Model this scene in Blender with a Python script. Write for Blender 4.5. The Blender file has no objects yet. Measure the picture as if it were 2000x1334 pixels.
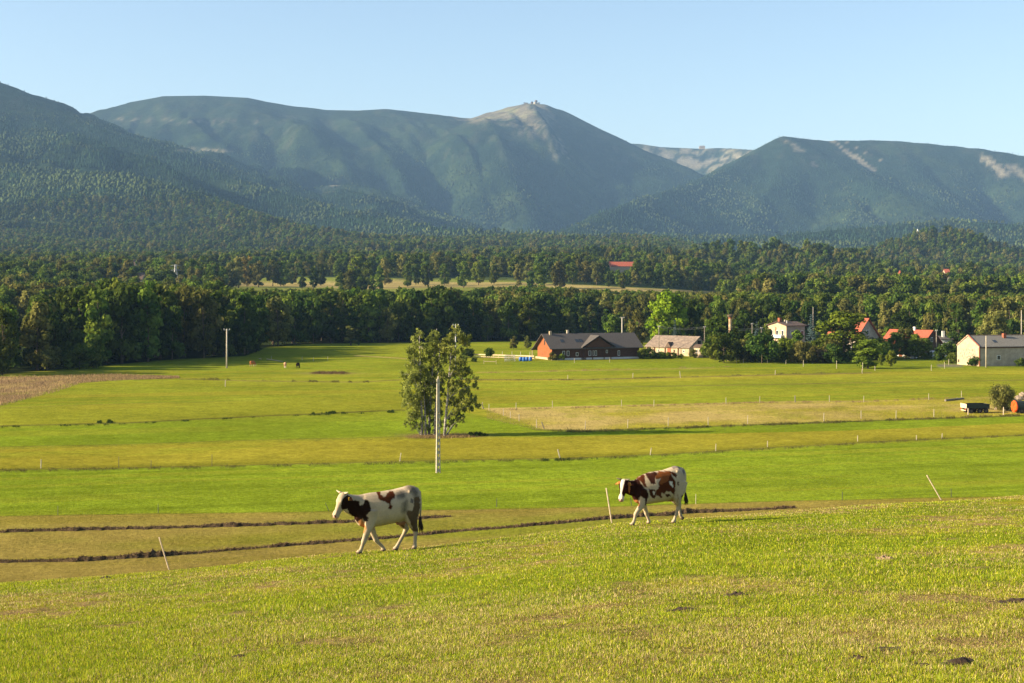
import bpy, math, random
import numpy as np
from mathutils import Vector, Matrix

# ------------------------------------------------------------------ camera, sky, sun, exposure
scene = bpy.context.scene
COL = scene.collection
F = 2778.0          # focal length in photo pixels (photo 2000 wide)
HC = 18.5           # camera height above the valley floor
HORIZ = 560.0       # photo row of the horizon
cam_data = bpy.data.cameras.new('camera')
cam_data.sensor_width = 36.0
cam_data.lens = 36.0 * F / 2000.0
cam_data.shift_y = -(667.0 - HORIZ) / 2000.0
cam_data.clip_start = 0.1
cam_data.clip_end = 40000
cam = bpy.data.objects.new('camera', cam_data)
COL.objects.link(cam)
cam.location = (0, 0, HC)
cam.rotation_euler = (math.radians(90), 0, 0)
scene.camera = cam

SUN_EL = math.radians(22.0)
SUN_AZ = math.radians(9.0)      # sun is to the left (-x), this far behind the picture plane
sun_vec = Vector((-math.cos(SUN_EL) * math.cos(SUN_AZ), -math.cos(SUN_EL) * math.sin(SUN_AZ), math.sin(SUN_EL)))
world = bpy.data.worlds.new("World")
scene.world = world
world.use_nodes = True
wn = world.node_tree
wn.nodes.clear()
w_out = wn.nodes.new('ShaderNodeOutputWorld')
w_bg = wn.nodes.new('ShaderNodeBackground')
w_sky = wn.nodes.new('ShaderNodeTexSky')
w_sky.sky_type = 'NISHITA'
w_sky.sun_disc = False
w_sky.sun_elevation = SUN_EL
w_sky.sun_rotation = math.atan2(sun_vec.x, sun_vec.y)
w_sky.altitude = 500
w_sky.air_density = 1.0
w_sky.dust_density = 1.8
w_sky.ozone_density = 0.9
w_bg.inputs['Strength'].default_value = 0.075
wn.links.new(w_sky.outputs[0], w_bg.inputs[0])
wn.links.new(w_bg.outputs[0], w_out.inputs[0])
sun_data = bpy.data.lights.new('sun', 'SUN')
sun_data.energy = 5.0
sun_data.angle = math.radians(0.5)
sun_data.color = (1.0, 0.83, 0.58)
sun = bpy.data.objects.new('sun', sun_data)
COL.objects.link(sun)
sun.rotation_euler = (-sun_vec).to_track_quat('-Z', 'Y').to_euler()
sun.location = (-60, -20, 80)
scene.view_settings.view_transform = 'Standard'
scene.view_settings.look = 'None'
scene.view_settings.exposure = 1.55
scene.view_settings.gamma = 1.0
scene.cycles.max_bounces = 6
scene.cycles.transparent_max_bounces = 6
scene.cycles.volume_bounces = 0

# ------------------------------------------------------------------ helpers
rng = np.random.default_rng(7)
random.seed(7)

_u = ['first','second','third','fourth','fifth','sixth','seventh','eighth','ninth','tenth','eleventh','twelfth','thirteenth','fourteenth','fifteenth','sixteenth','seventeenth','eighteenth','nineteenth']
ORD = _u + [t + ('th' if not u else '') + (' ' + u if u else '') for t, t0 in (('twenty', 2), ('thirty', 3), ('forty', 4)) for u in [''] + _u[:9]]
ORD = [o.replace('twentyth', 'twentieth').replace('thirtyth', 'thirtieth').replace('fortyth', 'fortieth') for o in ORD]

def P(px, py, d):
    return Vector(((px - 1000.0) / F * d, d, HC - (py - HORIZ) / F * d))

def tag(o, label=None, cat=None, group=None, kind=None):
    if label: o['label'] = label
    if cat: o['category'] = cat
    if group: o['group'] = group
    if kind: o['kind'] = kind
    return o

def empty(name, loc=(0, 0, 0), rz=0.0):
    o = bpy.data.objects.new(name, None)
    o.empty_display_size = 0.3
    COL.objects.link(o)
    o.location = loc
    o.rotation_euler = (0, 0, rz)
    return o

def link_mesh(name, me, parent=None):
    o = bpy.data.objects.new(name, me)
    COL.objects.link(o)
    if parent is not None: o.parent = parent
    return o

def np_mesh(name, verts, faces, mat=None, col=None, smooth=False):
    """faces: (n,k) int array of k-gons"""
    me = bpy.data.meshes.new(name)
    verts = np.asarray(verts, dtype=np.float32); faces = np.asarray(faces, dtype=np.int32)
    n, k = faces.shape
    me.vertices.add(len(verts)); me.vertices.foreach_set('co', verts.ravel())
    me.loops.add(n * k); me.loops.foreach_set('vertex_index', faces.ravel())
    me.polygons.add(n)
    me.polygons.foreach_set('loop_start', np.arange(0, n * k, k, dtype=np.int32))
    if smooth: me.polygons.foreach_set('use_smooth', np.ones(n, dtype=bool))
    me.update(calc_edges=True)
    if col is not None:
        c = np.ones((len(verts), 4), dtype=np.float32); c[:, :3] = col
        a = me.color_attributes.new('Col', 'FLOAT_COLOR', 'POINT')
        a.data.foreach_set('color', c.ravel())
    if mat is not None:
        me.materials.append(mat)
    return me

class MB:
    """collects boxes, tubes and faces into one mesh"""
    def __init__(s): s.v = []; s.f = []
    def poly(s, pts, faces):
        b = len(s.v); s.v += [tuple(p) for p in pts]; s.f += [tuple(b + i for i in f) for f in faces]; return s
    def box(s, c, size, rz=0.0, M=None):
        hx, hy, hz = size[0] / 2, size[1] / 2, size[2] / 2
        pts = [Vector((x, y, z)) for x in (-hx, hx) for y in (-hy, hy) for z in (-hz, hz)]
        R = Matrix.Rotation(rz, 3, 'Z') if M is None else M
        pts = [R @ p + Vector(c) for p in pts]
        return s.poly(pts, [(0, 1, 3, 2), (4, 6, 7, 5), (0, 4, 5, 1), (2, 3, 7, 6), (0, 2, 6, 4), (1, 5, 7, 3)])
    def tube(s, pts, radii, n=8, cap=True, squash=1.0):
        pts = [Vector(p) for p in pts]
        if not hasattr(radii, '__len__'): radii = [radii] * len(pts)
        rings = []
        for i, p in enumerate(pts):
            a = pts[max(0, i - 1)]; b = pts[min(len(pts) - 1, i + 1)]
            t = (b - a).normalized()
            up = Vector((0, 0, 1)) if abs(t.z) < 0.9 else Vector((1, 0, 0))
            u = t.cross(up).normalized(); w = t.cross(u).normalized()
            rings.append([p + (u * math.cos(2 * math.pi * k / n) * squash + w * math.sin(2 * math.pi * k / n)) * radii[i] for k in range(n)])
        b0 = len(s.v)
        for r in rings: s.v += [tuple(q) for q in r]
        for i in range(len(rings) - 1):
            for k in range(n):
                a = b0 + i * n + k; b = b0 + i * n + (k + 1) % n
                s.f.append((a, b, b + n, a + n))
        if cap:
            s.f.append(tuple(b0 + k for k in range(n))[::-1])
            s.f.append(tuple(b0 + (len(rings) - 1) * n + k for k in range(n)))
        return s
    def build(s, name, mat=None, parent=None, smooth=False, bevel=0.0):
        me = bpy.data.meshes.new(name)
        me.from_pydata(s.v, [], s.f)
        import bmesh
        bm = bmesh.new(); bm.from_mesh(me)
        bmesh.ops.recalc_face_normals(bm, faces=bm.faces)
        if bevel > 0:
            bmesh.ops.bevel(bm, geom=list(bm.edges), offset=bevel, segments=1, affect='EDGES')
        bm.to_mesh(me); bm.free()
        if smooth:
            for p in me.polygons: p.use_smooth = True
        if mat: me.materials.append(mat)
        return link_mesh(name, me, parent)

# ---- numpy value noise
def _hash(ix, iy, seed):
    h = (ix.astype(np.int64) * 374761393 + iy.astype(np.int64) * 668265263 + seed * 144665) & 0xffffffff
    h = ((h ^ (h >> 13)) * 1274126177) & 0xffffffff
    h = h ^ (h >> 16)
    return (h & 0xffffff).astype(np.float64) / 0xffffff
def vnoise(x, y, seed=0):
    ix = np.floor(x); iy = np.floor(y); fx = x - ix; fy = y - iy
    fx = fx * fx * fx * (fx * (fx * 6 - 15) + 10); fy = fy * fy * fy * (fy * (fy * 6 - 15) + 10)
    a = _hash(ix, iy, seed); b = _hash(ix + 1, iy, seed); c = _hash(ix, iy + 1, seed); d = _hash(ix + 1, iy + 1, seed)
    return (a + (b - a) * fx) * (1 - fy) + (c + (d - c) * fx) * fy      # 0..1
def fbm(x, y, octaves=4, seed=0, gain=0.5):
    s = np.zeros_like(x, dtype=np.float64); a = 1.0; t = 0.0
    for o in range(octaves):
        s += a * (vnoise(x * 2 ** o + 17.3 * o, y * 2 ** o - 9.1 * o, seed + o) - 0.5); t += a; a *= gain
    return s / t * 2                                                     # about -1..1
def sstep(a, b, x):
    t = np.clip((x - a) / (b - a), 0, 1); return t * t * (3 - 2 * t)
def interp(x, pts):
    xs = [p[0] for p in pts]; ys = [p[1] for p in pts]
    return np.interp(x, xs, ys)

# ------------------------------------------------------------------ materials
def mat_new(name):
    m = bpy.data.materials.new(name); m.use_nodes = True
    nt = m.node_tree; nt.nodes.clear()
    out = nt.nodes.new('ShaderNodeOutputMaterial')
    return m, nt, out
def nd(nt, t, **kw):
    n = nt.nodes.new(t)
    for k, v in kw.items(): setattr(n, k, v)
    return n
def simple(name, color, rough=0.8, noise=0.25, scale=6.0, metallic=0.0, spec=0.3, bump=0.0, stretch=None, color2=None, detail=6.0):
    m, nt, out = mat_new(name)
    b = nd(nt, 'ShaderNodeBsdfPrincipled')
    tc = nd(nt, 'ShaderNodeTexCoord'); mp = nd(nt, 'ShaderNodeMapping')
    nt.links.new(tc.outputs['Object'], mp.inputs[0])
    if stretch: mp.inputs['Scale'].default_value = stretch
    n = nd(nt, 'ShaderNodeTexNoise'); n.inputs['Scale'].default_value = scale; n.inputs['Detail'].default_value = detail
    n.inputs['Roughness'].default_value = 0.65
    nt.links.new(mp.outputs[0], n.inputs['Vector'])
    r = nd(nt, 'ShaderNodeValToRGB')
    c2 = color2 if color2 else tuple(min(1, c * (1 + noise)) for c in color)
    c1 = color if color2 else tuple(c * (1 - noise) for c in color)
    r.color_ramp.elements[0].position = 0.35; r.color_ramp.elements[0].color = (*c1, 1)
    r.color_ramp.elements[1].position = 0.65; r.color_ramp.elements[1].color = (*c2, 1)
    nt.links.new(n.outputs[0], r.inputs[0]); nt.links.new(r.outputs[0], b.inputs['Base Color'])
    b.inputs['Roughness'].default_value = rough; b.inputs['Metallic'].default_value = metallic
    b.inputs['Specular IOR Level'].default_value = spec
    if bump > 0:
        bp = nd(nt, 'ShaderNodeBump'); bp.inputs['Strength'].default_value = 1.0; bp.inputs['Distance'].default_value = bump
        nt.links.new(n.outputs[0], bp.inputs['Height']); nt.links.new(bp.outputs[0], b.inputs['Normal'])
    nt.links.new(b.outputs[0], out.inputs[0])
    return m

def foliage(name, c_dark, c_light, trans=0.3, var=0.35):
    """leaf material: colour varies leaf by leaf (Col attribute) and tree by tree"""
    m, nt, out = mat_new(name)
    oi = nd(nt, 'ShaderNodeObjectInfo'); at = nd(nt, 'ShaderNodeAttribute', attribute_name='Col')
    sep = nd(nt, 'ShaderNodeSeparateColor'); nt.links.new(at.outputs['Color'], sep.inputs[0])
    mix = nd(nt, 'ShaderNodeMix', data_type='RGBA')
    mix.inputs['A'].default_value = (*c_dark, 1); mix.inputs['B'].default_value = (*c_light, 1)
    nt.links.new(sep.outputs[0], mix.inputs['Factor'])
    hsv = nd(nt, 'ShaderNodeHueSaturation')
    mr = nd(nt, 'ShaderNodeMapRange'); mr.inputs['To Min'].default_value = 0.478; mr.inputs['To Max'].default_value = 0.515
    nt.links.new(oi.outputs['Random'], mr.inputs['Value']); nt.links.new(mr.outputs[0], hsv.inputs['Hue'])
    m2 = nd(nt, 'ShaderNodeMath', operation='MULTIPLY'); m2.inputs[1].default_value = 7.31
    fr = nd(nt, 'ShaderNodeMath', operation='FRACT'); mr2 = nd(nt, 'ShaderNodeMapRange')
    mr2.inputs['To Min'].default_value = 1 - var; mr2.inputs['To Max'].default_value = 1 + var
    nt.links.new(oi.outputs['Random'], m2.inputs[0]); nt.links.new(m2.outputs[0], fr.inputs[0]); nt.links.new(fr.outputs[0], mr2.inputs['Value'])
    nt.links.new(mr2.outputs[0], hsv.inputs['Value'])
    nt.links.new(mix.outputs['Result'], hsv.inputs['Color'])
    d = nd(nt, 'ShaderNodeBsdfDiffuse'); t = nd(nt, 'ShaderNodeBsdfTranslucent'); ms = nd(nt, 'ShaderNodeMixShader')
    ms.inputs[0].default_value = trans
    nt.links.new(hsv.outputs[0], d.inputs[0]); nt.links.new(hsv.outputs[0], t.inputs[0])
    nt.links.new(d.outputs[0], ms.inputs[1]); nt.links.new(t.outputs[0], ms.inputs[2]); nt.links.new(ms.outputs[0], out.inputs[0])
    return m

def colattr_mat(name, trans=0.0, noise=0.25, scales=((0.8, 0.5), (9.0, 0.5)), bump=0.0, bscale=3.0, rough=0.95):
    """colour from the mesh's own Col attribute, broken up by world-space noise"""
    m, nt, out = mat_new(name)
    at = nd(nt, 'ShaderNodeAttribute', attribute_name='Col')
    geo = nd(nt, 'ShaderNodeNewGeometry')
    col = at.outputs['Color']; last = None
    for sc, amt in scales:
        n = nd(nt, 'ShaderNodeTexNoise'); n.inputs['Scale'].default_value = sc; n.inputs['Detail'].default_value = 5; n.inputs['Roughness'].default_value = 0.7
        nt.links.new(geo.outputs['Position'], n.inputs['Vector'])
        mr = nd(nt, 'ShaderNodeMapRange'); mr.inputs['From Min'].default_value = 0.25; mr.inputs['From Max'].default_value = 0.75
        mr.inputs['To Min'].default_value = 1 - noise * amt * 2; mr.inputs['To Max'].default_value = 1 + noise * amt * 2
        nt.links.new(n.outputs[0], mr.inputs['Value'])
        mm = nd(nt, 'ShaderNodeVectorMath', operation='SCALE'); nt.links.new(col, mm.inputs[0]); nt.links.new(mr.outputs[0], mm.inputs['Scale'])
        col = mm.outputs[0]; last = n
    d = nd(nt, 'ShaderNodeBsdfDiffuse'); nt.links.new(col, d.inputs[0])
    if bump > 0:
        nb = nd(nt, 'ShaderNodeTexNoise'); nb.inputs['Scale'].default_value = bscale; nb.inputs['Detail'].default_value = 6; nb.inputs['Roughness'].default_value = 0.7
        nt.links.new(geo.outputs['Position'], nb.inputs['Vector'])
        bp = nd(nt, 'ShaderNodeBump'); bp.inputs['Distance'].default_value = bump
        nt.links.new(nb.outputs[0], bp.inputs['Height']); nt.links.new(bp.outputs[0], d.inputs['Normal'])
    if trans > 0:
        t = nd(nt, 'ShaderNodeBsdfTranslucent'); ms = nd(nt, 'ShaderNodeMixShader'); ms.inputs[0].default_value = trans
        nt.links.new(col, t.inputs[0]); nt.links.new(d.outputs[0], ms.inputs[1]); nt.links.new(t.outputs[0], ms.inputs[2])
        nt.links.new(ms.outputs[0], out.inputs[0])
    else:
        nt.links.new(d.outputs[0], out.inputs[0])
    return m
# ------------------------------------------------------------------ terrain
CREST_PX = [-600, 0, 330, 640, 830, 1190, 1340, 1560, 1840, 2000, 2600]
CREST_PY = [1190, 1140, 1114, 1083, 1068, 1023, 1011, 994, 977, 967, 935]
CREST_D = [26, 29.5, 30.5, 32, 33, 36, 38, 41.5, 46, 49, 60]
BASE = [(0, 0), (540, 0), (700, 4.5), (850, 12.5), (1000, 18), (1150, 22.5), (1500, 37), (2000, 60), (2500, 86), (3000, 112), (4000, 165), (5000, 190), (7000, 260), (12000, 300)]
RIDGES = {   # polylines (photo column, photo row, distance), front slope, length of the concave foot
    'left': ([(-500, 60, 4900), (-200, 90, 4800), (-60, 140, 4700), (0, 178, 4600), (60, 205, 4500), (100, 220, 4450), (150, 236, 4400), (200, 255, 4300), (300, 293, 4150), (400, 330, 4000), (500, 363, 3800), (600, 393, 3650), (700, 418, 3450), (800, 438, 3300), (900, 452, 3200), (1000, 456, 3100), (1080, 463, 3000), (1150, 478, 2900), (1250, 502, 2750), (1330, 522, 2600)], 0.42, 1.7),
    'left_low': ([(-300, 300, 3600), (-100, 310, 3500), (0, 322, 3400), (120, 336, 3300), (240, 342, 3150), (330, 370, 3000), (430, 412, 2800), (520, 442, 2600), (640, 474, 2400)], 0.36, 1.6),
    'main': ([(-200, 300, 6300), (60, 262, 6500), (150, 230, 6600), (200, 214, 6700), (260, 199, 6800), (320, 188, 6800), (400, 187, 6800), (480, 191, 6800), (560, 206, 6850), (640, 215, 6900), (700, 216, 6900), (750, 213, 6900), (790, 217, 6950), (850, 224, 6950), (900, 230, 7000), (920, 231, 7000), (960, 219, 7000), (1000, 208, 7000), (1030, 202, 7000), (1060, 204, 6990), (1090, 214, 6980), (1130, 235, 6950), (1170, 257, 6900), (1215, 280, 6850), (1255, 303, 6700), (1300, 332, 6500), (1338, 356, 6300), (1380, 395, 6000), (1400, 430, 5700)], 0.56, 2.0),
    'cirque': ([(1100, 300, 8300), (1200, 279, 8300), (1250, 281, 8300), (1290, 287, 8300), (1360, 290, 8300), (1420, 289, 8250), (1480, 293, 8000), (1530, 300, 7600)], 0.6, 2.0),
    'right': ([(1060, 500, 3600), (1110, 458, 4000), (1140, 436, 4300), (1180, 414, 4600), (1250, 388, 5100), (1340, 360, 5600), (1400, 337, 5900), (1445, 314, 6100), (1480, 297, 6250), (1500, 284, 6300), (1530, 266, 6350), (1560, 270, 6400), (1610, 275, 6450), (1700, 274, 6500), (1760, 276, 6500), (1850, 284, 6450), (1920, 291, 6400), (2000, 304, 6350), (2100, 325, 6300), (2300, 380, 6200)], 0.62, 2.7),
    'hump': ([(560, 420, 5300), (620, 385, 5300), (650, 362, 5250), (700, 360, 5200), (740, 372, 5100), (800, 402, 4900), (900, 430, 4600)], 0.5, 1.6),
    'saddle_hill': ([(1250, 520, 1500), (1330, 518, 1520), (1400, 503, 1530), (1450, 499, 1540), (1520, 496, 1540), (1580, 502, 1530), (1640, 520, 1500), (1700, 545, 1450)], 0.30, 1.5),
    'cone_hill': ([(1640, 525, 2200), (1720, 499, 2200), (1780, 477, 2180), (1820, 462, 2160), (1860, 461, 2150), (1900, 476, 2150), (1960, 506, 2150), (2060, 530, 2150)], 0.42, 1.5),
    'right_foot': ([(1500, 470, 3600), (1620, 452, 3800), (1750, 440, 3900), (1850, 430, 4000), (2000, 440, 3900), (2200, 440, 3900)], 0.30, 1.6),
}
SPURS = [   # additive spurs (photo column, distance), (..), height, width
    ((190, 6350), (430, 4900), 70, 260), ((330, 6400), (560, 5200), 80, 240), ((500, 6500), (740, 5300), 120, 230), ((680, 6550), (850, 5100), 120, 220),
    ((840, 6650), (985, 5300), 120, 220), ((1035, 6850), (1130, 5600), 130, 200), ((930, 6700), (1060, 5000), 80, 200), ((1150, 6500), (1230, 5200), -90, 200), ((760, 6300), (930, 5200), -70, 160), ((1120, 6000), (1190, 4900), -60, 240),
    ((1530, 6150), (1450, 5000), 60, 230), ((1690, 6200), (1640, 4900), 70, 260), ((1800, 6200), (1930, 5000), 60, 260), ((1920, 6200), (1985, 5300), -110, 180), ((1600, 6100), (1560, 4700), -60, 240),
    ((80, 4100), (240, 3300), 50, 180), ((260, 3900), (420, 3100), 50, 160), ((1300, 7900), (1320, 7200), -60, 120), ((1400, 7900), (1385, 7300), 50, 90), ((1450, 7800), (1420, 7200), -50, 90),
]

def seg_dist(x, y, a, b):
    ax, ay, az = a; bx, by, bz = b
    dx, dy = bx - ax, by - ay
    t = np.clip(((x - ax) * dx + (y - ay) * dy) / (dx * dx + dy * dy), 0, 1)
    return np.hypot(x - ax - t * dx, y - ay - t * dy), az + t * (bz - az), t

def crest(x, y):
    px = np.clip(1000 + F * x / np.maximum(y, 4.0), -600, 2600)
    dc = np.interp(px, CREST_PX, CREST_D); pc = np.interp(px, CREST_PX, CREST_PY)
    return dc, (pc - HORIZ) / F * dc

def ground(x, y, detail=True):
    x = np.asarray(x, dtype=np.float64); y = np.asarray(y, dtype=np.float64)
    shp = x.shape; x = x.ravel(); y = y.ravel()
    z = interp(y, BASE)
    pxr = 1000 + F * x / np.maximum(y, 4); z = z - (7.5 * sstep(620, 950, y) + 22 * sstep(1100, 2200, y) * (1 - sstep(2900, 3600, y))) * sstep(1240, 1480, pxr)
    # undulation of the valley
    z = z + fbm(x / 90, y / 90, 3, 3) * 0.35 * sstep(90, 160, y) + fbm(x / 240, y / 240, 4, 5) * (5 + 7 * sstep(1200, 1700, y)) * sstep(560, 1200, y) * (1 - sstep(2400, 3000, y))
    far = y > 1100
    if far.any():
        X = x[far]; Y = y[far]; Z = z[far]
        Zr = np.full(X.shape, -1e9); ndist = np.full(X.shape, 1e9)
        for nm, (pl, s, L) in RIDGES.items():
            pts = [tuple(P(*q)) for q in pl]
            best = np.full(X.shape, -1e9); bd = np.full(X.shape, 1e9)
            r = 25.0 if nm not in ('left', 'cone_hill', 'saddle_hill') else 12.0
            for a, b in zip(pts[:-1], pts[1:]):
                d, zl, _ = seg_dist(X, Y, a, b)
                zz = zl * np.maximum(0, 1 - (np.sqrt(d * d + r * r) - r) * s / (L * zl)) ** L
                m = zz > best; best = np.where(m, zz, best); bd = np.minimum(bd, d)
            up = best > Zr
            ndist = np.where(up, bd, ndist); Zr = np.where(up, best, Zr)
        k = 14.0
        dd = np.clip((Zr - Z) / k, -60, 60)
        on = 1 / (1 + np.exp(-dd))
        Z = Z + k * np.log1p(np.exp(dd))
        env = 1 - np.exp(-(ndist / 420.0) ** 1.5)
        env = env * sstep(2300, 3600, Y)
        for (p0, d0), (p1, d1), A, w in SPURS:
            a = P(p0, 0, d0); b = P(p1, 0, d1)
            d, _, t = seg_dist(X, Y, (a.x, a.y, 0), (b.x, b.y, 0))
            Z = Z + A * np.exp(-d / w) * np.sin(np.clip(t * 0.9 + 0.1, 0, 1) * math.pi) ** 0.7 * np.minimum(1, ndist / 250.0)
        rid = 1 - np.abs(fbm(X / 700 + 3, Y / 1400, 4, 11))
        Z = Z + env * on * ((rid - 0.75) * 90 + fbm(X / 260, Y / 300, 4, 21) * 40 - (1 - np.abs(fbm(X / 170 + Y / 900, Y / 1100, 3, 23))) ** 3 * 38 + 20)
        Z = Z + fbm(X / 130, Y / 130, 3, 41) * 5 * sstep(1500, 2500, Y) * np.minimum(1, ndist / 120)
        z[far] = Z
    # foreground hill
    near = y < 130
    if near.any():
        X = x[near]; Y = y[near]
        dc, hc = crest(X, Y)
        s0 = (hc - 1.6) / dc
        w = 1.6
        dep = 1.6 + s0 * Y + (0.37 - s0) * w * np.log1p(np.exp(np.clip((Y - dc - 3.5) / w, -50, 50)))
        dep = np.where(Y < 0, 1.6 + s0 * Y * 0.5, dep)
        hz = HC - dep + fbm(X / 6, Y / 6, 4, 31) * 0.06 + fbm(X / 0.9, Y / 0.9, 3, 37) * 0.022 * (1 - sstep(40, 60, Y))
        k = 0.8
        q = np.clip((hz - z[near]) / k, -60, 60)
        z[near] = z[near] + k * np.log1p(np.exp(q))
    return z.reshape(shp)

def gz(x, y):
    return float(ground(np.array([x]), np.array([y]))[0])

def field_pt(px, py):
    """where the sight line of a photo pixel meets the valley floor"""
    d = HC * F / (py - HORIZ)
    for _ in range(6):
        x = (px - 1000) / F * d
        d = (HC - gz(x, d)) * F / (py - HORIZ)
    x = (px - 1000) / F * d
    return x, d, gz(x, d)

# ---- albedo of the ground (linear). Lines between meadows are given as photo polylines and become lines on the ground
C_BRIGHT = np.array([0.170, 0.225, 0.014]); C_GREEN = np.array([0.150, 0.200, 0.013]); C_OCHRE = np.array([0.250, 0.225, 0.022])
C_OLIVE = np.array([0.205, 0.215, 0.018]); C_BROWN = np.array([0.225, 0.175, 0.042]); C_DRY = np.array([0.36, 0.27, 0.10])
C_DIRT = np.array([0.10, 0.065, 0.035]); C_FOREST = np.array([0.025, 0.035, 0.012]); C_STRAW = np.array([0.42, 0.31, 0.12])
L_BROWN = [(-400, 1020), (0, 1008), (300, 1004), (640, 999), (900, 995), (1200, 989), (1500, 980), (1830, 972), (2400, 962)]
L_A = [(-400, 925), (0, 918), (420, 910), (700, 903), (900, 898), (1100, 895), (1300, 887), (1500, 875), (1700, 863), (2000, 850), (2400, 832)]
L_B = [(-400, 880), (0, 873), (250, 867), (500, 860), (800, 853), (1100, 853), (1400, 846), (1700, 840), (2000, 826), (2400, 808)]
L_C = [(-400, 840), (0, 832), (250, 826), (500, 813), (780, 801), (900, 803), (1048, 838), (1143, 840), (1460, 829), (1750, 819), (2000, 811), (2400, 800)]
L_D = [(-400, 805), (0, 797), (200, 790), (500, 782), (800, 768), (945, 798), (1000, 797), (1214, 792), (1500, 785), (1680, 784), (1840, 779), (2000, 772), (2400, 765)]
L_E = [(-400, 770), (0, 763), (300, 757), (600, 752), (900, 752), (1150, 757), (1500, 751), (2000, 742), (2400, 736)]
L_F = [(-400, 745), (350, 742), (600, 741), (900, 741), (1150, 741), (1530, 732), (1700, 728), (2000, 724), (2400, 720)]

def albedo(x, y, z):
    px = 1000 + F * x / np.maximum(y, 4); py = HORIZ + F * (HC - z) / np.maximum(y, 4)
    vv = y - 0.27 * x
    n1 = fbm(x / 20, vv / 14, 4, 101); n2 = fbm(x / 3.0, vv / 6, 3, 103); n3 = fbm(x / 60, vv / 9, 4, 107); nw = fbm(x / 8, y / 8, 3, 109)
    streak = fbm(x / 50, vv / 1.7, 4, 113) * 1.25
    wob = nw * 1.6 + fbm(x / 2.5, y / 2.5, 2, 119) * 0.6
    def L(l): return interp(px, l) + wob
    n = len(x); c = np.tile(C_GREEN, (n, 1))
    def put(mask, col, amt=1.0):
        m = (np.asarray(mask, dtype=np.float64) * amt)[:, None]
        c[:] = c * (1 - m) + np.asarray(col) * m
    lb, la, l2, lc, ld, le, lf = L(L_BROWN), L(L_A), L(L_B), L(L_C), L(L_D), L(L_E), L(L_F)
    s = 0.9
    a = lambda l: sstep(-s, s, py - l)          # 1 below the line in the picture = nearer
    # farthest to nearest
    put(np.ones(n), C_OLIVE); put(sstep(0.0, 0.5, streak + 0.25), C_GREEN, 0.7); put(sstep(0.1, 0.6, n3), C_OCHRE, 0.45)
    strip = sstep(733, 736, py) * (1 - a(lf)) * (px > 880)
    put(strip, C_GREEN)
    put(sstep(700, 712, py) * (1 - sstep(714, 722, py)) * (px > 1000), C_GREEN, 0.6)
    put(sstep(728, 731, py + (px - 1500) * 0.008) * (1 - sstep(737, 739, py + (px - 1500) * 0.008)) * (px > 930), C_OCHRE * 1.1, 0.5)
    put(a(lf), C_OLIVE * 1.05); put(a(lf) * (1 - sstep(4, 9, py - lf)) * (px > 880), C_OCHRE * 1.12, 0.8)
    put(a(lf) * sstep(0.0, 0.4, streak), C_GREEN, 0.6); put(np.exp(-((py - 699 - (px - 770) * 0.06) / 0.8) ** 2) * (px > 690) * (px < 800), C_STRAW, 0.8)
    put(a(le), C_OLIVE); put(a(le) * sstep(-0.1, 0.4, n3), C_OCHRE, 0.6); put(a(le) * sstep(0.0, 0.4, streak), C_GREEN, 0.5)
    put(a(ld) * (px < 930), C_OLIVE * 0.98); put(a(ld) * (px < 930) * sstep(0, .5, n1), C_OCHRE, 0.5)
    pad = a(ld) * (1 - a(lc)) * sstep(0, 8, px - interp(py, [(780, 925), (798, 942), (838, 1055), (850, 1080)]))
    put(pad, C_OCHRE * 1.15); put(pad * sstep(-0.3, 0.4, n1), C_STRAW, 0.75); put(pad * sstep(0.15, 0.6, n2), C_OLIVE, 0.5)
    put(a(lc), C_BRIGHT * 0.93); put(a(lc) * sstep(-0.05, .5, n3), C_OLIVE, 0.55)
    put(a(lc) * (1 - sstep(0.5, 1.2, py - lc)) * 0.0, C_DIRT)
    bandR = a(l2)
    put(bandR, C_OCHRE * 0.98); put(bandR * sstep(0.05, .5, n1 + streak * 0.5), C_OLIVE, 0.8)
    put(bandR * sstep(10, 2, la - py), C_OLIVE * 0.85, 0.6)
    put(a(la), C_BRIGHT * 1.02); put(a(la) * sstep(0.0, .5, streak), C_GREEN * 0.8, 0.6); put(a(la) * sstep(0.15, .6, -streak), C_OLIVE, 0.6); put(a(la) * sstep(0.15, 0.6, n3), C_OLIVE, 0.35)
    put(a(lb), C_BROWN); put(a(lb) * sstep(0.0, 0.6, n3 + streak * .4), C_OCHRE * 0.75, 0.6); put(a(lb) * sstep(0.1, .6, n1), C_GREEN * 0.9, 0.5)
    # thin ditches and unmown edges
    def line(l, w, col, amt, x0=-1e9, x1=1e9, off=0.0):
        put(np.exp(-((py - interp(px, l) - off - nw * 0.7) / w) ** 2) * (px > x0) * (px < x1), col, amt * 1.0)
    dk = C_DIRT * np.array([0.9, 1.15, 0.6])
    line(L_BROWN, 0.9, C_OLIVE * 0.5, 0.7); line(L_A, 1.3, dk * 1.2, 0.75); line(L_A, 2.4, C_OCHRE * 0.7, 0.5, off=-3.0)
    line(L_B, 0.8, dk * 1.2, 0.5, -1e9, 900); line(L_C, 1.2, dk, 0.85, -1e9, 790); line(L_C, 1.3, dk, 0.7, 1040, 3000, 1.0)
    line(L_D, 1.0, C_DRY, 0.7, 940, 1700); line(L_E, 0.8, C_DIRT * 1.3, 0.55, 1140, 3000); line(L_F, 1.0, C_DIRT * 1.5, 0.75, 900, 1700)
    line([(0, 745), (900, 728), (1230, 722), (1500, 716), (2000, 706)], 0.8, C_DRY * 0.8, 0.6, 930, 1400)
    line([(0, 745), (350, 740), (480, 744), (700, 746), (780, 742)], 1.0, C_DIRT * 1.4, 0.6, 350, 780)
    line(L_D, 0.8, dk * 1.6, 0.35, -1e9, 500)
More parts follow.
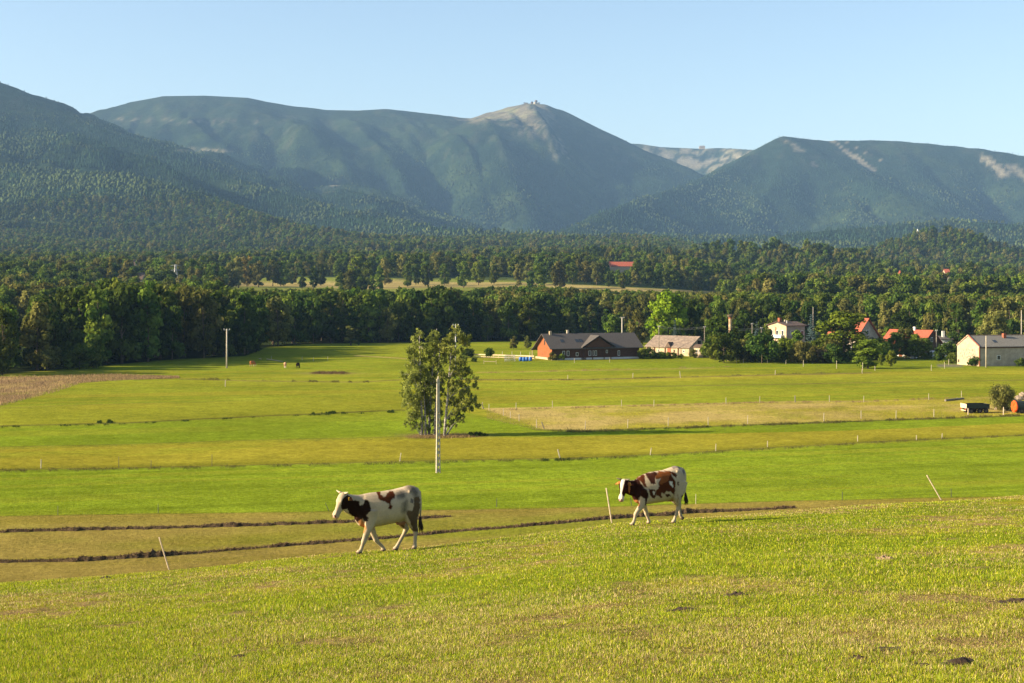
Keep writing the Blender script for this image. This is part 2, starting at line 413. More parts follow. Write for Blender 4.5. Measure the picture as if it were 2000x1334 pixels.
    # brown weedy triangle at the left edge, path, tree-island
    tri = sstep(0, 3, py - interp(px, [(-400, 727), (0, 735), (120, 733), (220, 731), (350, 738), (360, 760)]) - wob) * sstep(0, 4, interp(px, [(-400, 870), (0, 790), (50, 780), (90, 766), (130, 751), (200, 745), (350, 740), (360, 700)]) - py + wob) * (px < 356)
    put(tri, C_DIRT * 2.2); put(tri * sstep(-0.3, 0.3, n2), C_DRY * 0.95, 0.85); put(tri * sstep(0.1, 0.5, n1), C_OLIVE * 0.7, 0.7)
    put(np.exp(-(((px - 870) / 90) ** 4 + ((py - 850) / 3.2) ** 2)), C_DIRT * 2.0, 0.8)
    put(np.exp(-(((px - 640) / 55) ** 2 + ((py - 729) / 2.2) ** 2)), C_DIRT * 2.2, 0.7)
    put((px > 1830) * (px < 1880) * np.exp(-((py - 714) / 3.0) ** 2), np.array([0.16, 0.14, 0.13]), 0.8)
    # forest floor and clearings beyond the meadow
    edge = interp(px, [(-600, 735), (0, 733), (120, 722), (200, 716), (330, 704), (480, 697), (520, 680), (600, 673), (1050, 668), (1300, 672), (1400, 705), (1700, 706), (1860, 700), (2000, 697), (2600, 690)])
    forest = sstep(0, 3, edge - py)
    put(forest * (y > 250), C_FOREST)
    return c, px, py

def far_albedo(c, x, y, z, px, py):
    n3 = fbm(x / 160, y / 160, 4, 201); n2 = fbm(x / 60, y / 60, 4, 203)
    def put(mask, col, amt=1.0):
        m = (np.asarray(mask, dtype=np.float64) * amt)[:, None]; c[:] = c * (1 - m) + np.asarray(col) * m
    far = y > 560
    put(far, np.array([0.030, 0.048, 0.018]))
    fg = np.array([0.17, 0.20, 0.035]); tan = np.array([0.36, 0.28, 0.11])
    m1 = (y > 780) * (y < 1230) * (px > 430) * (px < 1440) * sstep(-1, 1, interp(px, [(430, 545), (560, 541), (700, 542), (1000, 548), (1250, 562), (1440, 571)]) * -1 + py)
    put(m1, fg); put(m1 * sstep(-1.5, 1.5, py - interp(px, [(430, 553), (560, 549), (700, 549), (1000, 551), (1250, 563), (1440, 571)]) + n2 * 2), tan, 0.9)
    put(m1 * sstep(3, 6, py - interp(px, [(430, 556), (640, 556), (700, 560), (1000, 556), (1250, 570), (1440, 574)]) + n2 * 2), fg, 0.9)
    put((y > 1200) * (y < 2300) * (px > 1730) * (py > 536) * (py < 580) * sstep(-0.1, 0.1, n2), fg * 1.1, 0.8)
    put((y > 1200) * (y < 2300) * (px > 1990) * (py > 530), tan, 0.4)
    # mountain cover by altitude and place
    h = z - HC
    mt = y > 2300
    lite = np.array([0.055, 0.085, 0.028]); dark = np.array([0.022, 0.042, 0.020]); rock = np.array([0.215, 0.185, 0.125]); grassy = np.array([0.13, 0.13, 0.06])
    put(mt, dark); put(mt * sstep(0, 0.5, n3), lite, 0.8)
    put(mt * sstep(560, 760, h), np.array([0.036, 0.055, 0.026]) , 0.8); put(mt * sstep(420, 600, h) * sstep(0.1, 0.5, fbm(x / 40, y / 90, 4, 211)), np.array([0.075, 0.080, 0.045]), 0.5)
    # summit: bare rock and grass, scree running down its front
    sx = (px - 1035)
    bare = np.exp(-(np.maximum(np.abs(sx + 30) - 70, 0) / 30) ** 2) * sstep(258, 225, py + n2 * 12) * (y > 6300) * (y < 7600)
    put(bare * (px < 1072 + (py - 205) * 0.5) * sstep(-0.5, 0.0, fbm(x / 30, y / 90, 4, 213)), rock * 0.72, 0.85); put(bare * (py < 232) * (px < 1050) * sstep(-0.1, 0.3, fbm(x / 50, y / 60, 4, 215)), grassy * 1.5, 0.6)
    sc = sstep(0.05, 0.35, fbm(x / 16 + y / 200, y / 120, 4, 207) * 0.9 + 0.16 - np.abs(px - (1045 + (py - 230) * 0.62)) / 75) * sstep(225, 245, py) * sstep(332, 300, py) * (y > 5600) * (y < 7100)
    put(sc, rock * 0.75, 0.75); put((y > 6000) * (y < 7200) * sstep(0.0, 0.3, fbm(x / 20, y / 50, 4, 221) + 0.35 - np.abs(px - 1040) / 60) * sstep(222, 232, py) * sstep(285, 262, py), rock * 0.7, 0.6); put((y > 6500) * (y < 7300) * (px > 880) * (px < 1040) * (py < 236) * sstep(-0.1, 0.2, fbm(x / 40, y / 60, 3, 223)), rock * 0.85, 0.6)
    cq = (y > 7150) * (px > 1225) * (px < 1490) * sstep(-0.25, 0.3, n2 + fbm(x / 30, y / 80, 3, 209) * 0.6) * sstep(345, 325, py)
    put(cq, rock * 1.15, 0.85); put((y > 7150) * (px > 1225) * (px < 1490) * (py < 300) * sstep(-0.2, .3, n3), grassy, 0.5)
    def streak(p0, p1, w0, w1, col, amt, sd):
        t = np.clip((py - p0[1]) / (p1[1] - p0[1]), 0, 1); cx = p0[0] + (p1[0] - p0[0]) * t; ww = w0 + (w1 - w0) * t
        m = (py > p0[1] - 1) * (py < p1[1]) * sstep(1, 0.6, np.abs(px - cx + fbm(x / 40, y / 60, 3, sd) * 9) / ww) * (y > 4500)
        put(m, col, amt)
    streak((1628, 276), (1706, 335), 4, 11, rock * 1.2, 0.9, 301)
    streak((1650, 278), (1730, 318), 3, 2.5, rock * 1.2, 0.8, 303)
    streak((1915, 298), (1965, 345), 4, 22, rock * 1.25, 0.85, 305); streak((1965, 320), (2010, 352), 18, 20, rock * 1.1, 0.7, 307)
    streak((1534, 274), (1572, 297), 6, 9, rock, 0.7, 309); streak((1585, 317), (1594, 325), 6, 9, rock, 0.6, 311)
    streak((330, 232), (480, 252), 0, 0.1, rock, 0.0, 313)
    put((y > 5500) * np.exp(-((py - 236 - (px - 330) * 0.02) / 6) ** 2) * (px > 220) * (px < 520) * sstep(0.0, 0.3, fbm(x / 25, y / 60, 3, 315)), rock * 0.8, 0.55)
    put((y > 4500) * np.exp(-((py - 293 - np.abs(px - 400) * 0.03) / 2.5) ** 2) * (px > 340) * (px < 455), rock * 1.1, 0.7)
    put((y > 4500) * np.exp(-(((px - 655 + (py - 360) * 0.8) / 12) ** 2 + ((py - 366) / 13) ** 2)) * sstep(-.2, .3, n2), rock, 0.7)
    return c

def build_terrain():
    s_near = np.exp(np.arange(math.log(5), math.log(75), 0.0075)); s_mid = np.exp(np.arange(math.log(75), math.log(700), 0.0032))
    s_far = np.exp(np.arange(math.log(700), math.log(9300), 0.0050))
    s = np.concatenate([s_near, s_mid, s_far, [10500]])
    u = np.linspace(-0.60, 0.60, 560)
    S, U = np.meshgrid(s, u, indexing='ij')
    Y = S - 13.0; X = U * S
    x = X.ravel(); y = Y.ravel()
    z = ground(x, y)
    c, px, py = albedo(x, y, z)
    # hill in the foreground: patchy pasture
    dc, _ = crest(x, y)
    hill = y < dc + 6
    p1 = fbm(x / 2.6, y / 2.6, 4, 401); p2 = fbm(x / 0.5, y / 0.5, 3, 403)
    hc = C_GREEN * 0.8 + (C_OCHRE * 0.85 - C_GREEN * 0.8) * sstep(-0.2, 0.5, p1)[:, None]
    hc = hc + (C_DIRT * 2.0 - hc) * (sstep(0.15, 0.7, p2 + p1 * 0.6) * 0.8)[:, None]
    c[hill] = hc[hill]
    far = y > 540
    cf = c[far].copy(); cf = far_albedo(cf, x[far], y[far], z[far], px[far], py[far]); c[far] = cf
    n, m = S.shape
    i = np.arange(n * m).reshape(n, m)
    faces = np.stack([i[:-1, :-1], i[:-1, 1:], i[1:, 1:], i[1:, :-1]], -1).reshape(-1, 4)
    mat = colattr_mat('meadow_and_slopes', noise=0.42, scales=((0.006, 0.25), (0.035, 0.3), (0.35, 0.3), (2.2, 0.5), (12.0, 0.6)), bump=0.12, bscale=2.5)
    me = np_mesh('terrain', np.stack([x, y, z], 1), faces, mat, col=np.clip(c * np.where((y < 540)[:, None], 0.92, np.where((y > 2300)[:, None] & (c[:, :1] < 0.1), 0.55, 0.8)), 0.003, 0.9), smooth=True)
    mat2 = colattr_mat('mountain_slopes', noise=0.5, scales=((0.008, 0.35), (0.03, 0.4), (0.1, 0.4)), bump=7.0, bscale=0.035)
    me.materials.append(mat2)
    fi = np.repeat((Y[:-1, 0] > 2400).astype(np.int32), S.shape[1] - 1); me.polygons.foreach_set('material_index', fi)
    o = link_mesh('terrain', me)
    tag(o, 'wide green valley meadow rising to forested mountain slopes', 'terrain', kind='structure')
    return o
build_terrain()

# haze: one closed box of even air, the sky outside it
def build_haze():
    b = MB().box((0, 5300, 500), (13400, 10900, 1032))
    m, nt, out = mat_new('valley_haze')
    v = nd(nt, 'ShaderNodeVolumePrincipled')
    v.inputs['Color'].default_value = (0.34, 0.60, 1.0, 1)
    v.inputs['Density'].default_value = HAZE_D
    v.inputs['Anisotropy'].default_value = 0.0
    nt.links.new(v.outputs[0], out.inputs['Volume'])
    o = b.build('haze', m)
    tag(o, 'thin blue haze over the valley and mountains', 'haze', kind='stuff')
HAZE_D = 0.000047
# ------------------------------------------------------------------ trees
def leaf_cloud(centers, radii, nleaf, size, seed, outward=0.6, droop=0.0, flat=1.0, shell=0.55, elong=1.0):
    """many small leaf-spray faces spread through clumps; returns verts, faces, col"""
    r = np.random.default_rng(seed)
    V = []; Cc = []
    tot = 0
    for (c, rad) in zip(centers, radii):
        n = max(4, int(nleaf * (rad / np.mean(radii)) ** 2))
        d = r.normal(size=(n, 3)); d /= np.linalg.norm(d, axis=1)[:, None]
        rr = rad * (shell + (1 - shell) * r.random(n)) * (1 + 0.25 * r.normal(size=n))
        p = np.array(c) + d * rr[:, None] * np.array([1, 1, flat])
        nrm = d * outward + r.normal(size=(n, 3)) * (1 - outward) * 0.9
        nrm /= np.linalg.norm(nrm, axis=1)[:, None] + 1e-9
        t = r.normal(size=(n, 3)); t[:, 2] -= droop
        t -= nrm * np.sum(t * nrm, 1)[:, None]; t /= np.linalg.norm(t, axis=1)[:, None] + 1e-9
        b = np.cross(nrm, t)
        s = size * (0.6 + 0.8 * r.random(n))[:, None]
        q = np.stack([p - t * s * elong - b * s * 0.35, p - t * s * 0.1 * elong + b * s * 0.75, p + t * s * elong + b * s * 0.2, p + t * s * 0.2 * elong - b * s * 0.8], 1)
        V.append(q.reshape(-1, 3)); cc = np.clip(r.normal(0.45, 0.22) + 0.22 * r.normal(size=n), 0, 1)
        Cc.append(np.repeat(cc, 4)); tot += n
    V = np.concatenate(V); Cc = np.concatenate(Cc)
    return V, np.arange(tot * 4).reshape(-1, 4), np.stack([Cc] * 3, 1)

def crown_points(style, H, seed, n):
    r = np.random.default_rng(seed); pts = []; rad = []
    while len(pts) < n:
        t = r.random()
        if style == 'broad':
            z = 0.13 + 0.80 * t; env = 0.32 * math.sin(math.pi * min(1, (0.16 + 0.80 * t))) ** 0.6
            rr = H * (0.085 + 0.05 * r.random())
        elif style == 'tall':
            z = 0.10 + 0.85 * t; env = 0.20 * math.sin(math.pi * min(1, (0.12 + 0.84 * t))) ** 0.55
            rr = H * (0.065 + 0.045 * r.random())
        elif style == 'slim':
            z = 0.12 + 0.84 * t; env = 0.115 * (1.05 - t) ** 0.5 + 0.01
            rr = H * (0.045 + 0.03 * r.random())
        elif style == 'flat':
            z = 0.42 + 0.45 * t; env = 0.60 * (1 - abs(t - 0.45)) ** 0.5; rr = H * (0.12 + 0.06 * r.random())
        else:   # bush
            z = 0.16 + 0.70 * t; env = 0.55 * math.sin(math.pi * min(1, (0.30 + 0.66 * t))) ** 0.5
            rr = H * (0.17 + 0.09 * r.random())
        a = r.random() * 2 * math.pi; q = math.sqrt(r.random()) * env * H
        if q < env * H * 0.35 and r.random() < 0.5: continue
        pts.append((q * math.cos(a), q * math.sin(a), z * H)); rad.append(rr)
    return pts, rad

def trunk_mesh(H, seed, pts, r0, mat, lean=0.0, nlimb=7, name='trunk', top=0.8):
    r = random.Random(seed); b = MB()
    n = 7; P0 = []
    for i in range(n):
        t = i / (n - 1)
        P0.append((lean * H * t * t + 0.012 * H * math.sin(3 * t + seed), 0.01 * H * math.sin(4 * t + 2 * seed), H * top * t - 0.15))
    b.tube(P0, [r0 * (1.15 - 0.95 * i / (n - 1)) if i else r0 * 1.5 for i in range(n)], 7)
    for k in range(min(nlimb, len(pts))):
        c = pts[(k * 3) % len(pts)]
        t = max(0.2, min(0.9, (c[2] / (H * top)) * 0.75))
        i = min(n - 2, int(t * (n - 1))); f = t * (n - 1) - i
        s = [P0[i][j] * (1 - f) + P0[i + 1][j] * f for j in range(3)]
        mid = [(s[0] + c[0]) / 2 + r.uniform(-.02, .02) * H, (s[1] + c[1]) / 2, (s[2] + c[2]) / 2 + 0.02 * H]
        b.tube([s, mid, c], [r0 * 0.38, r0 * 0.24, r0 * 0.08], 5, cap=False)
    me_o = b.build(name, mat, None, smooth=True)
    me = me_o.data; bpy.data.objects.remove(me_o)
    return me

BARK = simple('bark_grey_brown', (0.10, 0.075, 0.05), rough=0.95, scale=3, noise=0.4)
BARK_L = simple('bark_pale', (0.30, 0.27, 0.22), rough=0.95, scale=4, noise=0.4)
LEAF = {
    'dark': foliage('leaves_dark_green', (0.018, 0.040, 0.008), (0.080, 0.120, 0.020), var=0.42),
    'mid': foliage('leaves_mid_green', (0.040, 0.076, 0.010), (0.140, 0.180, 0.026), var=0.42),
    'olive': foliage('leaves_olive', (0.065, 0.075, 0.016), (0.190, 0.185, 0.048), var=0.35),
    'bright': foliage('leaves_fresh_green', (0.085, 0.160, 0.008), (0.200, 0.300, 0.020), var=0.12),
    'yellow': foliage('leaves_yellowing', (0.150, 0.140, 0.020), (0.340, 0.290, 0.060), var=0.15),
    'spruce': foliage('needles_dark', (0.016, 0.030, 0.012), (0.045, 0.065, 0.024), trans=0.05),
    'blue': foliage('needles_blue', (0.040, 0.070, 0.065), (0.110, 0.160, 0.150), trans=0.05, var=0.1),
    'birch': foliage('leaves_birch', (0.135, 0.155, 0.030), (0.33, 0.34, 0.080), var=0.05, trans=0.4),
    'twig': foliage('twigs_grey', (0.070, 0.055, 0.035), (0.150, 0.115, 0.075), var=0.1, trans=0.0),
    'pear': foliage('leaves_orchard', (0.070, 0.105, 0.010), (0.190, 0.235, 0.026), var=0.15),
}
PROTO = {}
def proto(style, leaf, k, H=10.0, n=30, nleaf=95, size=0.031, hi=False):
    """crown mesh and trunk mesh for a tree 10 m high (scaled when placed)"""
    key = (style, leaf, k, n, nleaf, size)
    if key in PROTO: return PROTO[key]
    seed = hash(key[0]) % 1 + k * 13 + len(style) * 7 + len(leaf) * 3
    if style == 'spruce':
        r = np.random.default_rng(seed); pts = []; rad = []
        V = []; Cc = []; levels = 22
        for i in range(levels):
            t = i / (levels - 1); z = H * (0.08 + 0.90 * t); R = H * 0.17 * (1 - t) ** 0.85 + 0.05
            m = int(26 * (1 - t) + 6)
            for j in range(m):
                a = r.random() * 6.283; L = R * (0.75 + 0.4 * r.random())
                for q in range(3):
                    rr = L * (0.35 + 0.32 * q); w = H * 0.022 * (1.25 - 0.25 * q)
                    c = np.array([rr * math.cos(a), rr * math.sin(a), z - rr * 0.38 + r.normal() * 0.03])
                    rad_ = np.array([math.cos(a), math.sin(a), -0.4]); tan_ = np.array([-math.sin(a), math.cos(a), 0.0]) + r.normal(size=3) * 0.25
                    V += [c - rad_ * w * 1.4, c + tan_ * w, c + rad_ * w * 1.6, c - tan_ * w]
                    Cc += [np.clip(0.4 + 0.3 * r.normal(), 0, 1)] * 4
        V = np.array(V); Cc = np.array(Cc); F_ = np.arange(len(V)).reshape(-1, 4)
        crown = np_mesh('crown', V, F_, LEAF[leaf], col=np.stack([Cc] * 3, 1))
        trunk = MB().tube([(0, 0, -0.1), (0, 0, H * 0.95)], [0.16, 0.03], 6).build('trunk', BARK); tm = trunk.data; bpy.data.objects.remove(trunk)
    else:
        pts, rad = crown_points(style, H, seed, n)
        droop = 0.8 if leaf == 'birch' else 0.15
        V, F_, C_ = leaf_cloud(pts, rad, nleaf, size * H, seed + 5, droop=droop, flat=0.8, outward=0.7)
        crown = np_mesh('crown', V, F_, LEAF[leaf], col=C_)
        tm = trunk_mesh(H, seed, pts, H * 0.016, BARK, nlimb=8)
    PROTO[key] = (crown, tm)
    return PROTO[key]

def plant(name, x, y, H, pr, label, cat, group=None, wide=1.0, z=None, rz=None, tilt=0.0):
    crown, trunk = pr
    if z is None: z = gz(x, y)
    o = empty(name, (x, y, z - 0.05), random.random() * 6.28 if rz is None else rz)
    o.scale = (H / 10.0 * wide, H / 10.0 * wide, H / 10.0)
    if tilt: o.rotation_euler[1] = tilt
    link_mesh('trunk', trunk, o); c = link_mesh('crown', crown, o)
    tag(o, label, cat, group)
    return o

EDGE = [(-200, 740), (0, 735), (120, 722), (200, 716), (330, 704), (480, 697), (520, 678), (600, 672), (900, 668), (1050, 666), (1150, 655), (1300, 664), (1420, 676), (1700, 672), (1850, 684), (2100, 688)]
TOPS = [(-200, 600), (0, 592), (60, 585), (130, 565), (210, 548), (300, 548), (380, 562), (500, 570), (620, 566), (700, 562), (800, 566), (860, 556), (930, 580), (1000, 572), (1060, 562), (1110, 578), (1160, 596), (1240, 602), (1300, 590), (1380, 586), (1450, 580), (2000, 577), (2200, 577)]
ZONES = [(90, 'at the far left edge'), (200, 'behind the round bushes at the left'), (330, 'below the pointed yellow tree'), (470, 'beside the slim grey meadow pole'), (620, 'behind the three grazing animals'), (790, 'behind the slender young tree'), (950, 'behind the birches'), (1060, 'left of the log house'), (1270, 'behind the log house'), (1400, 'behind the old stable'), (1490, 'behind the brick chimney'), (1600, 'behind the beige house'), (1730, 'behind the red roofed house'), (1870, 'behind the white house'), (9999, 'behind the stone barn')]
def wood_label(px, row, style, leaf):
    place = next(p for lim, p in ZONES if px < lim)
    tone = {'dark': 'dark green', 'mid': 'mid green', 'olive': 'olive brown'}[leaf]; shape = {'broad': 'rounded', 'tall': 'tall narrow'}[style]
    where = 'on the wood edge' if row == 0 else ('inside the wood' if row < 3 else 'deep in the wood')
    return f'{tone} {shape} tree {where} {place}', f'{tone} {shape} trees {where} {place}'
def zone_label(px):
    if px < 200: return 'dark broadleaf tree in the shaded wood at the left edge, behind the round bushes', 'trees of the wood at the left edge'
    if px < 470: return 'tall dark green tree in the shaded wood left of the slim grey pole', 'trees of the wood left of the grey pole'
    if px < 790: return 'dark green tree in the long wood edge behind the grazing animals', 'trees of the wood behind the grazing animals'
    if px < 1060: return 'dark green tree in the wood behind the birches and left of the log house', 'trees of the wood behind the birches'
    if px < 1430: return 'green tree in the woodland behind the log house and the old stable', 'trees behind the log house'
    if px < 1730: return 'green woodland tree behind the beige house and the red roofed house', 'trees behind the beige house'
    return 'green woodland tree behind the stone barn and the white house', 'trees behind the stone barn'

CROWNS = []
def individuals():
    r = random.Random(11); count = 0
    spec = [('broad', 'dark', 0), ('broad', 'mid', 1), ('tall', 'dark', 2), ('tall', 'mid', 3), ('broad', 'olive', 4), ('tall', 'olive', 5), ('broad', 'dark', 6), ('tall', 'mid', 7)]
    rows = 9
    for row in range(rows):
        px = -70.0 + r.random() * 10
        while px < 2070:
            d0 = HC * F / (interp(px, EDGE) - HORIZ)
            if px > 1060: 
                if row > 5: px += 25; continue
                d = d0 + 12 + row * 11 + r.uniform(-4, 4)
            else: d = d0 + 3 + row * 8.5 + r.uniform(-3, 3)
            step = (6.6 + 0.5 * row) * F / d
            if px > 1060: step *= 1.25
            top = interp(px, TOPS) + r.uniform(-3, 13) + (9 - row * 2 if row < 3 else 0) * r.random()
            x = (px - 1000) / F * d; z = gz(x, d)
            H = HC - (top - HORIZ) / F * d - z
            H = min(24, max(7, H))
            if (row == 0 and r.random() < 0.25) or (px > 1060 and row < 2): H *= r.uniform(0.5, 0.75)
            if row > 4 and px > 600: px += step * 0.35
            st, lf, k = r.choice(spec) if px > 300 else r.choice(spec[:4] + [spec[6], spec[5]])
            lab, grp = wood_label(px, row, st, lf)
            plant('broadleaf_tree', x, d, H, proto(st, lf, k), lab, 'tree', grp, wide=r.uniform(0.85, 1.1) * (0.95 if st == 'tall' else 0.78), z=z)
            count += 1; px += step * r.uniform(0.8, 1.2)
    print('individual wood trees', count)
individuals()

# single trees that the photo shows one by one: (kind, photo column, base row or None, top row, distance, style, leaf, width factor, label)
dist = lambda py: HC * F / (py - HORIZ)
def T(px, top, d, style, leaf, wide, label, name='broadleaf_tree', cat='tree', k=0, group=None, **kw):
    x = (px - 1000) / F * d; z = gz(x, d); H = HC - (top - HORIZ) / F * d - z
    return plant(name, x, d, H, proto(style, leaf, k, **kw), label, cat, group, wide=wide, z=z)
dist = lambda py: HC * F / (py - HORIZ)
HQ = dict(n=42, nleaf=150, size=0.024)
T(1306, 571, 425, 'broad', 'bright', 1.05, 'tall fresh green tree rising behind the grey roofed old stable', k=3, n=46, nleaf=130, size=0.026)
T(1283, 600, 424, 'tall', 'yellow', 0.5, 'thin yellow green tree at the left side of the tall fresh green tree', k=5)
T(1352, 584, 432, 'broad', 'dark', 0.7, 'tall dark green tree just right of the tall fresh green tree', k=8)
T(1403, 617, 364, 'tall', 'mid', 1.3, 'broad green tree standing at the right end of the old stable', k=9, **HQ)
T(1247, 608, 440, 'broad', 'olive', 0.9, 'olive grey rounded tree above the right end of the log house roof', k=4)
T(1196, 612, 455, 'broad', 'mid', 0.9, 'rounded green tree above the middle of the log house roof', k=14)
T(1650, 609, 356, 'broad', 'pear', 1.6, 'large yellow green tree covering the front of the red roofed house', k=11, n=50, nleaf=150, size=0.024)
T(1765, 603, 420, 'broad', 'dark', 1.0, 'dark broad tree rising behind the white house with the red roof', k=12, **HQ)
T(1812, 610, 430, 'broad', 'olive', 0.62, 'pale olive tree right behind the red roof of the white house', k=13)
T(1768, 638, 366, 'broad', 'olive', 1.15, 'loose green tree standing in front of the white house with the red roof', k=15, **HQ)
T(1806, 660, 360, 'broad', 'mid', 1.2, 'small dark green tree in front of the dark gable of the white house', k=16, **HQ)
T(1694, 664, dist(722), 'tall', 'pear', 2.0, 'small orchard tree with a dark bent trunk at the edge of the meadow', k=17, **HQ)
T(1740, 683, dist(719), 'broad', 'pear', 0.9, 'small round fruit tree alone on the bright lawn', k=18, **HQ)
T(1749, 648, 362, 'broad', 'mid', 0.95, 'green tree covering the left part of the white house front', k=32, **HQ)
T(1788, 652, 362, 'broad', 'pear', 1.0, 'leafy fruit tree before the middle of the white house', k=33, **HQ)
T(1736, 640, 385, 'tall', 'pear', 1.1, 'tall narrow tree at the left end of the white house roof', k=34)
T(1440, 640, 352, 'broad', 'dark', 0.8, 'dark tree of the hedge just right of the brick chimney', k=35)
T(1465, 650, 350, 'tall', 'mid', 1.2, 'green tree of the hedge left of the beige house', k=36)
T(1455, 600, 415, 'tall', 'dark', 1.1, 'tall dark tree behind the short pale pole', k=37)
T(1721, 690, dist(716), 'tall', 'pear', 0.9, 'thin young tree left of the small round fruit tree', k=19)
T(1945, 607, 405, 'broad', 'olive', 1.1, 'large pale willow like tree behind the roof of the stone barn', k=20, **HQ)
T(1872, 628, 410, 'broad', 'dark', 0.95, 'dark round tree behind the left gable of the stone barn', k=21)
T(1609, 680, dist(711), 'flat', 'twig', 0.95, 'leafless grey thorn tree with a spreading flat crown', k=22)
T(1634, 683, dist(712), 'flat', 'dark', 1.05, 'dark flat topped tree with a straight trunk beside the grey thorn tree', k=23)
T(1557, 645, 372, 'tall', 'mid', 1.1, 'green tree in front of the blue spruce, right of the beige house', k=24)
T(1500, 640, 378, 'broad', 'mid', 0.8, 'green tree hiding the lower left corner of the beige house', k=25)
T(955, 678, dist(707), 'flat', 'dark', 0.62, 'small tree with spreading crown in the paddock left of the log house', k=26)
T(685, 632, dist(675), 'slim', 'olive', 1.9, 'slender young tree standing alone before the dark wood edge', k=27)
T(700, 645, dist(675), 'slim', 'dark', 1.7, 'thin dark sapling beside the slender young tree', k=28)
T(1003, 655, dist(683), 'broad', 'olive', 0.9, 'olive bushy tree left of the log house, the left one of two', k=29)
T(1030, 655, dist(682), 'broad', 'olive', 0.9, 'olive bushy tree closest to the log house gable', k=30)
T(1960, 747, dist(802), 'bush', 'olive', 0.8, 'round olive willow bush between the trailer and the orange machine', 'willow_bush', 'bush', k=31, n=40, nleaf=170, size=0.028)
for px, top, d, w, lf, lab in [(1585, 612, 380, 1.1, 'blue', 'blue spruce standing right of the beige house'), (1478, 628, 400, 1.0, 'blue', 'blue spruce left of the beige house'), (1318, 625, 405, 1.1, 'blue', 'blue green spruce behind the ridge of the old stable'), (1328, 632, 404, 1.0, 'spruce', 'dark narrow spruce behind the old stable'), (1600, 640, 400, 1.0, 'blue', 'smaller blue spruce behind the large yellow green tree')]:
    T(px, top, d, 'spruce', lf, w, lab, 'spruce_tree', 'spruce', k=2)
# bushes
def bush(px, base, top, wide, leaf, label, k, group=None, d=None, name='bush'):
    if d is None: d = dist(base)
    x = (px - 1000) / F * d; z = gz(x, d); H = (interp(base, [(0, 0), (2000, 2000)]) - top) / F * d
    return plant(name, x, d, max(0.8, H), proto('bush', leaf, k, n=22, nleaf=110, size=0.045), label, 'bush', group, wide=wide, z=z)
bush(92, 726, 683, 0.95, 'olive', 'small pale green bush at the foot of the left wood', 1)
bush(105, 722, 680, 0.9, 'olive', 'round bush, middle one of three at the foot of the left wood', 2)
bush(155, 722, 671, 1.1, 'mid', 'widest round bush before the wood at the left', 3)
bush(182, 720, 674, 0.8, 'mid', 'round bush right of the widest one before the left wood', 4)
rb = random.Random(5)
for i, px in enumerate(list(range(1412, 1640, 13))):
    b0 = 710 + rb.uniform(-3, 2)
    bush(px + rb.uniform(-3, 3), b0, b0 - rb.uniform(34, 60), rb.uniform(0.75, 1.0), rb.choice(['mid', 'dark', 'pear', 'olive', 'mid']), ORD[i] + ' bush from the left in the hedge row below the beige house', 5 + i % 5, 'bushes of the hedge row below the beige house')
for i, px in enumerate([1256, 1268, 1279, 1291, 1303, 1316, 1330]):
    bush(px, 702, 702 - [20, 22, 16, 15, 14, 13, 10][i], 1.0, ['mid', 'dark', 'dark', 'mid', 'pear', 'mid', 'pear'][i], ORD[i] + ' low bush from the left before the old stable wall', 5 + i % 5, 'bushes in front of the old stable')
for i, (px, b0, t0, lf, lab) in enumerate([(1080, 705, 688, 'olive', 'grey green bush at the corner of the log house'), (1097, 705, 692, 'pear', 'small yellow green bush before the log house front'), (1355, 700, 683, 'olive', 'bush growing between the two pale wall parts of the old stable'), (914, 700, 679, 'dark', 'dark round shrub left of the paddock fence'), (906, 707, 694, 'mid', 'low shrub in the paddock beside the birches'), (926, 708, 698, 'dark', 'low dark shrub at the paddock corner'), (1847, 710, 672, 'dark', 'dark bush between the white van and the stone barn'), (1862, 712, 690, 'mid', 'bush at the left gable of the stone barn'), (1905, 717, 694, 'dark', 'dark shrub against the long wall of the stone barn'), (1992, 718, 700, 'dark', 'shrub at the right end of the barn wall'), (1925, 717, 708, 'olive', 'dry low bush under the small barn window'), (1660, 712, 688, 'dark', 'dark bush under the large yellow green tree'), (1680, 712, 690, 'mid', 'bush at the foot of the large yellow green tree'), (1715, 705, 660, 'mid', 'green bush left of the white house'), (1385, 700, 670, 'mid', 'green bush at the right end of the old stable'), (1398, 703, 680, 'olive', 'pale green bush under the broad tree by the old stable')]):
    bush(px, b0, t0, 1.0, lf, lab, 5 + i % 5)
T(1131, 672, dist(703), 'slim', 'mid', 1.3, 'slim green column shaped shrub before the log house front', 'columnar_shrub', 'shrub', k=1)
